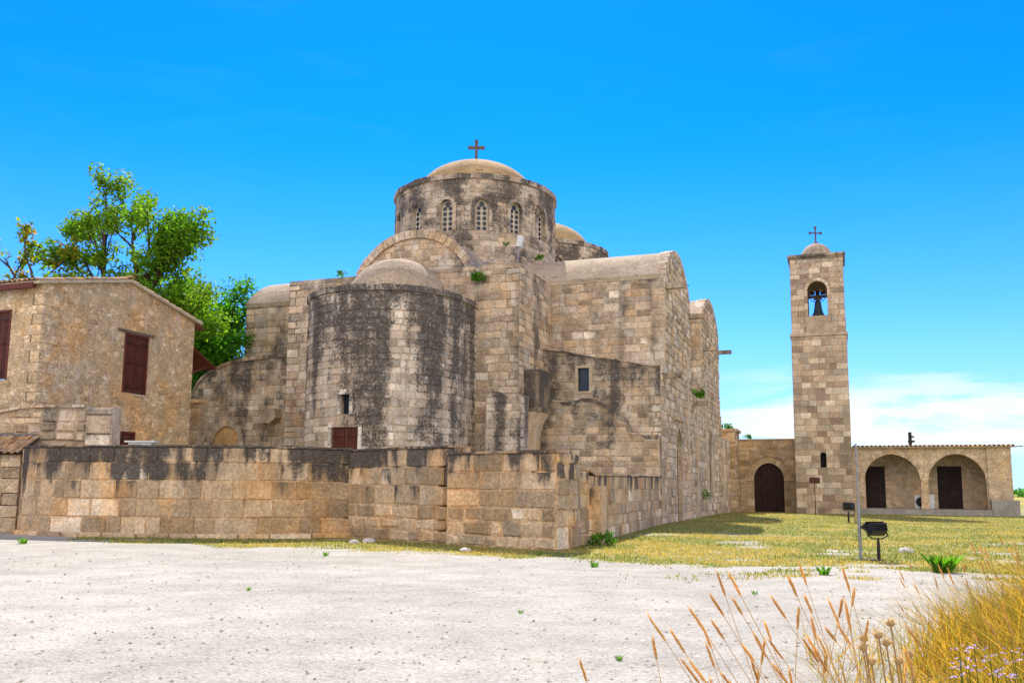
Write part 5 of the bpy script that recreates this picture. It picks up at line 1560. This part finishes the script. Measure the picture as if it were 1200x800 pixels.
# loose stones
def rock(loc, r_, label, seed):
    r = random.Random(seed); mb = MB()
    rows = []
    for i in range(6):
        a = math.pi * i / 5
        rows.append([(r_ * math.sin(a) * math.cos(b) * r.uniform(.8, 1.2), .7 * r_ * math.sin(a) * math.sin(b) * r.uniform(.8, 1.2), r_ * .55 * math.cos(a) * r.uniform(.85, 1.1)) for b in [2 * math.pi * k / 8 for k in range(8)]])
    mb.grid(rows, closed=True, smooth=False)
    o = mb.build('rock', M['rock']); o.location = loc; return tag(o, label, 'rock')
rx, ry = place(1055, 24.3); rock((rx, ry, gz(rx, ry) + .04), .22, 'white stone on the lawn right of the near floodlight', 1)
for k, (px, py, r_, lb) in enumerate(((420, 637, .16, 'pale stone lying in the shade at the wall kink'), (437, 636, .2, 'grey-white stone right of the pale stone at the wall kink'), (548, 645, .14, 'small stone at the foot of the wall below the step'))):
    d = 1050 * 1.6 / (py - 573); x = (px - 600) / 1050 * d; rock((x, d, gz(x, d) + .04), r_, lb, 5 + k)

# ---- lawn blades (uncountable)
def blades(name, n, region, hmin, hmax, wid, mat, seed, mask=None, lean=.5, ns=.45, kind='stuff', label=None, cat=None, g=0.0, zfun=ground_z, rsel=None):
    r = np.random.RandomState(seed)
    P = []; tot = 0
    while tot < n:
        x, y = region(r, n * 2)
        if mask is not None:
            k = r.rand(len(x)) < mask(x, y); x, y = x[k], y[k]
        P.append(np.stack([x, y], 1)); tot += len(x)
        if len(P) > 60: break
    P = np.concatenate(P)[:n]; n = len(P)
    x, y = P[:, 0], P[:, 1]; z = zfun(x, y)
    h = r.uniform(hmin, hmax, n); a = r.rand(n) * 2 * np.pi; b = r.rand(n) * 2 * np.pi; ln = r.rand(n) * lean * h
    w = wid * r.uniform(.6, 1.4, n)
    bx, by = np.cos(a) * w, np.sin(a) * w; lx, ly = np.cos(b) * ln, np.sin(b) * ln
    V = np.stack([np.stack([x - bx, y - by, z - .01], 1), np.stack([x + bx, y + by, z - .01], 1),
                  np.stack([x + bx * .7 + lx * .35, y + by * .7 + ly * .35, z + h * .55], 1), np.stack([x - bx * .7 + lx * .35, y - by * .7 + ly * .35, z + h * .55], 1),
                  np.stack([x + lx, y + ly, z + h], 1), np.stack([x + lx + .001, y + ly, z + h], 1)], 1).reshape(-1, 3)
    i = np.arange(n) * 6
    F = np.concatenate([np.stack([i, i + 1, i + 2, i + 3], 1), np.stack([i + 3, i + 2, i + 5, i + 4], 1)])
    gn = fbm(x * ns + 3, y * ns * 1.3 + 8)
    h = h * (.6 + .8 * fbm(x * ns * 2 + 31, y * ns * 2)) if ns > 1 else h
    ln = np.minimum(ln, h * lean)
    c0 = np.clip(sstep(.36, .50, gn) * 1.0 + r.normal(0, .25, n), 0, 1)
    c1 = np.clip(r.rand(n) ** 2 + g, 0, 1)
    C = np.stack([c0, c1, np.clip(r.normal(.5, .2, n), 0, 1)], 1)
    o = fast_mesh(name, V, F, np.concatenate([C, C]), mat)
    return tag(o, label, cat, None, kind)
def reg_lawn(r, n):
    y = 16 + 52 * r.rand(n) ** 1.5; x = -15 + r.rand(n) * (20 + .68 * y); return x, y
def m_lawn(x, y):
    inside = (x < 1.9) & (y > 25 + 0 * x)
    under = ((y - 29.0) > 0) & (x < -5)
    uu = (x - P0.x) * BX.x + (y - P0.y) * BX.y; vv = (x - P0.x) * AY.x + (y - P0.y) * AY.y
    blocked = (uu < -.05) & (vv > -18.5) | ((uu > .0) & (vv > 27.5))
    blocked |= (x < -5.5) & (y > 28.4) | ((x > -5.5) & (x < 1.3) & (y > 29.6 - (x + 5.35) * .92))
    return np.where(blocked, 0, lawn(x, y)) * .9
blades('grass', 150000, reg_lawn, .015, .075, .012, M['grass'], 5, m_lawn, .8, label='short yellow-green grass on the open ground', cat='grass')

# bank of tall dry grass in the right corner
def reg_bank(r, n):
    y = 2.6 + 6.6 * r.rand(n); x = .9 + r.rand(n) * 6.5; return x, y
def m_bank(x, y):
    return sstep(.05, .45, bank(x, y) * (x > 1.0)) * np.clip(2.6 * (fbm(x * 1.5, y * 1.5) - .26), .04, 1) * (x < .62 * y + 1.2) + .02 * (x > .62 + .25 * y) * (x < .62 * y + 1.2)
blades('dry_grass', 21000, reg_bank, .08, .62, .0042, M['straw'], 9, m_bank, 1.3, ns=2.2, label='dense golden dry grass on the bank in the near right corner', cat='grass')
blades('matted_grass', 5200, reg_bank, .10, .40, .0075, M['straw'], 19, m_bank, 2.6, ns=2.2, label='matted bent straw lying through the golden bank', cat='straw')
def m_green(x, y): return m_bank(x, y) * sstep(.50, .62, fbm(x * 1.4 + 9, y * 1.4 + 2)) * sstep(6.5, 3.5, y)
blades('green_herbs', 2600, reg_bank, .10, .30, .011, M['darkleaf'], 29, m_green, 1.2, label='green herbs mixed into the foot of the golden bank', cat='herbs', g=.2)

# near pebbles
def pebbles():
    r = np.random.RandomState(4); n = 5000
    y = 6.5 + 16 * r.rand(n) ** 1.6; x = (r.rand(n) * 2 - 1) * (.62 * y + .5)
    k = lawn(x, y) < .5; x, y = x[k], y[k]; n = len(x)
    z = ground_z(x, y); s = (.006 + .016 * r.rand(n) ** 3) * (1 + y * .03)
    base = np.array([(1, 0, 0), (0, 1, 0), (-1, 0, 0), (0, -1, 0), (0, 0, .8)])
    B = base[None] * s[:, None, None] * r.uniform(.6, 1.3, (n, 5, 1))
    V = (B + np.stack([x, y, z + .002], 1)[:, None]).reshape(-1, 3)
    i = np.arange(n) * 5
    F = np.concatenate([np.stack([i + a, i + (a + 1) % 4, i + 4], 1) for a in range(4)])
    C = np.stack([r.rand(n) ** 1.5, np.zeros(n), r.rand(n)], 1)
    o = fast_mesh('pebbles', V, F, np.concatenate([C] * 4), M['pebble']); tag(o, 'loose pebbles scattered over the pale gravel', 'gravel', None, 'stuff')
pebbles()

# ---- ripe stalks in front
def make_stalk(name, base, tip, ear_len, ear_r, seed, label, group, mat='ear', bend=.06):
    r = random.Random(seed); base = Vector(base); tip = Vector(tip)
    t = thing(name, label, 'grass stalk', base, 0, group)
    d = tip - base; side = Vector((d.z, 0, -d.x)).normalized()
    L = d.length; f = 1 - ear_len / L
    P = lambda q: d * q + side * bend * L * (q ** 2 - q) * (1 if d.x > 0 else -1)
    mb = MB(); mb.tube([P(f * k / 8) for k in range(9)], [.0017 - .0008 * k / 8 for k in range(9)], 5, c=(.15, 0, .35)); mb.build('stem', M[mat], t)
    mb = MB(); pts = [P(f + (1 - f) * k / 8) for k in range(9)]
    rad = [ear_r * v for v in (.35, .8, 1, 1, .95, .85, .7, .5, .15)]
    cc = (r.random(), 0, r.uniform(.4, .8))
    mb.tube(pts, [v * .7 for v in rad], 7, c=cc)
    ax = (pts[-1] - pts[0]).normalized(); sx_ = ax.cross(Vector((0, 1, 0))).normalized(); sy_ = ax.cross(sx_)
    for k in range(64):      # awned spikelets
        q = k / 64; p = P(f + (1 - f) * q); a = r.uniform(0, 2 * math.pi); o_ = sx_ * math.cos(a) + sy_ * math.sin(a)
        rr_ = ear_r * (1.0 if q < .8 else .6); w = .0017; n_ = ax.cross(o_)
        b0 = p + o_ * rr_ * .4; tp2 = b0 + o_ * rr_ * .8 + ax * r.uniform(.012, .026)
        mb.face([b0 - n_ * w, b0 + n_ * w, tp2], c=(min(1, cc[0] * .8 + r.random() * .3), 0, r.uniform(.4, .9)))
    mb.build('ear', M[mat], t)
    return t
EARS = [(843, 671, 852, 697), (858, 673, 869, 697), (836, 697, 849, 720), (812, 713, 829, 732), (764, 722, 785, 742), (768, 750, 770, 768), (838, 727, 850, 748), (790, 739, 811, 757),
        (939, 659, 946, 682), (927, 676, 936, 697), (908, 699, 927, 721), (947, 699, 951, 715), (990, 664, 996, 687), (1003, 690, 995, 702), (974, 702, 981, 729), (989, 701, 985, 716), (993, 704, 995, 727),
        (887, 742, 898, 769), (874, 755, 887, 775), (905, 749, 918, 767), (803, 773, 822, 795), (813, 775, 833, 796), (945, 748, 958, 774), (958, 760, 968, 780), (938, 714, 938, 728), (954, 724, 956, 740),
        (972, 735, 982, 750), (683, 775, 690, 798), (1064, 776, 1060, 806), (912, 780, 926, 800), (862, 701, 872, 716), (950, 745, 962, 768), (962, 745, 970, 765)]
rE = random.Random(5)
for k in range(16):
    tx = rE.uniform(800, 1075); ty = rE.uniform(715, 800) - (12 if 900 < tx < 1000 else 0)
    sl_ = rE.choice((.1, .3, .45, .6, -.15)); ln_ = rE.uniform(16, 30)
    EARS.append((tx, ty, tx + sl_ * ln_, ty + ln_))
rS = random.Random(77)
for k, (tx, ty, bx_, by_) in enumerate(EARS):
    d = rS.uniform(2.35, 2.9)
    tip = at(tx, ty, d); eb = at(bx_, by_, d + rS.uniform(-.03, .03)); el = (tip - eb).length
    slope = max(-.1, min(.6, (bx_ - tx) / (by_ - ty)))
    gx = tip.x + slope * (tip.z - .1) * .8 + rS.uniform(-.04, .04); gy = d + rS.uniform(-.15, .2)
    base = (gx, gy, gz(gx, gy) - .01)
    make_stalk('grass_stalk', base, tip, max(.04, el), .0046, k, 'ripe bearded grass stalk leaning left in front of the gravel', 'ripe grass stalks in the near foreground')
for k in range(64):
    d = rS.uniform(3.6, 8.5); px = rS.uniform(1040, 1215); X = (px - 600) / 1050 * d
    gx = X + .12; z0 = gz(gx, d); h = rS.uniform(.5, .85)
    if z0 < .2: continue
    make_stalk('grass_stalk', (gx, d, z0 - .01), (X - rS.uniform(-.02, .22), d + rS.uniform(-.1, .1), z0 + h), rS.uniform(.06, .1), .006, 200 + k, 'ripe bearded grass stalk standing over the golden bank', 'ripe grass stalks on the golden bank')
# dry thistle heads
for k, (px, py) in enumerate(((1046, 727), (1015, 745), (1014, 756), (1032, 741), (1041, 750), (1024, 772), (1056, 771), (1068, 763))):
    d = 3.3; p = at(px, py, d); b0 = (p.x + .06, d, gz(p.x + .06, d))
    t = thing('dry_thistle', 'pale dried thistle head at the left edge of the golden bank', 'thistle', b0, 0, 'dried thistles beside the bank')
    tip = p - Vector(b0); r = random.Random(300 + k)
    mb = MB(); mb.tube([Vector((0, 0, 0)), tip * .5 + Vector((.02, 0, 0)), tip], [.004, .003, .003], 6, c=(.9, 0, .4)); mb.build('stem', M['thistle'], t)
    mb = MB()
    mb.lathe(tip.x, tip.y, [(0, tip.z - .012), (.012, tip.z - .006), (.015, tip.z + .004), (.008, tip.z + .014), (0, tip.z + .016)], 10, c=(.6, 0, .5))
    for q in range(50):
        dd = Vector((r.gauss(0, 1), r.gauss(0, 1), abs(r.gauss(.2, .8)))).normalized(); s_ = tip + dd * .008; e_ = tip + dd * r.uniform(.022, .036); n_ = dd.cross(Vector((.3, .5, .8))).normalized() * .003
        mb.face([s_ - n_, s_ + n_, e_], c=(r.random() * .6, 0, r.uniform(.4, .9)))
    mb.build('flower_head', M['thistle'], t)
# lilac flowers
for k, (px, py) in enumerate(((1127, 758), (1144, 754), (1134, 769), (1163, 767), (1128, 775), (1138, 780), (1171, 781), (1181, 786), (1188, 758), (1166, 785), (1130, 788), (1199, 790), (1192, 770))):
    d = 3.9 + (k % 3) * .15; p = at(px, py, d); gx = p.x + .03; b0 = (gx, d, gz(gx, d))
    t = thing('lilac_flower', 'small lilac flower spray in the golden grass at lower right', 'flower', b0, 0, 'lilac flowers in the golden grass')
    tip = p - Vector(b0); tip.z = max(tip.z, .2); r = random.Random(400 + k)
    mb = MB(); mb.tube([Vector((0, 0, 0)), tip * .6 + Vector((.01, 0, 0)), tip], [.003, .0022, .002], 5, c=(1, 1, .5)); mb.build('stem', M['straw'], t)
    mb = MB()
    for q in range(7):
        c_ = tip + Vector((r.uniform(-.05, .05), r.uniform(-.03, .03), r.uniform(-.012, .012)))
        for w in range(5):
            a = 2 * math.pi * w / 5 + r.random(); o_ = Vector((math.cos(a), math.sin(a) * .6, .5 + r.uniform(-.3, .3))) * .010; n_ = Vector((-math.sin(a), math.cos(a), 0)) * .004
            mb.face([c_, c_ + o_ * .7 + n_, c_ + o_, c_ + o_ * .7 - n_])
    mb.build('blossom', M['flower'], t)

# far hedge line at the right horizon
r = np.random.RandomState(12)
hx = np.concatenate([np.linspace(60, 420, 120), np.linspace(-420, -60, 90)])
cs = [(x, 330 + r.uniform(-15, 15), r.uniform(.6, 2.0)) for x in hx]
o = leaf_soup('treeline', cs, [r.uniform(1.8, 3.6) for _ in cs], 9000, 1.6, M['darkleaf'], None, 55, .1, .6)
tag(o, 'distant low green scrub along the horizon', 'scrub', None, 'stuff')
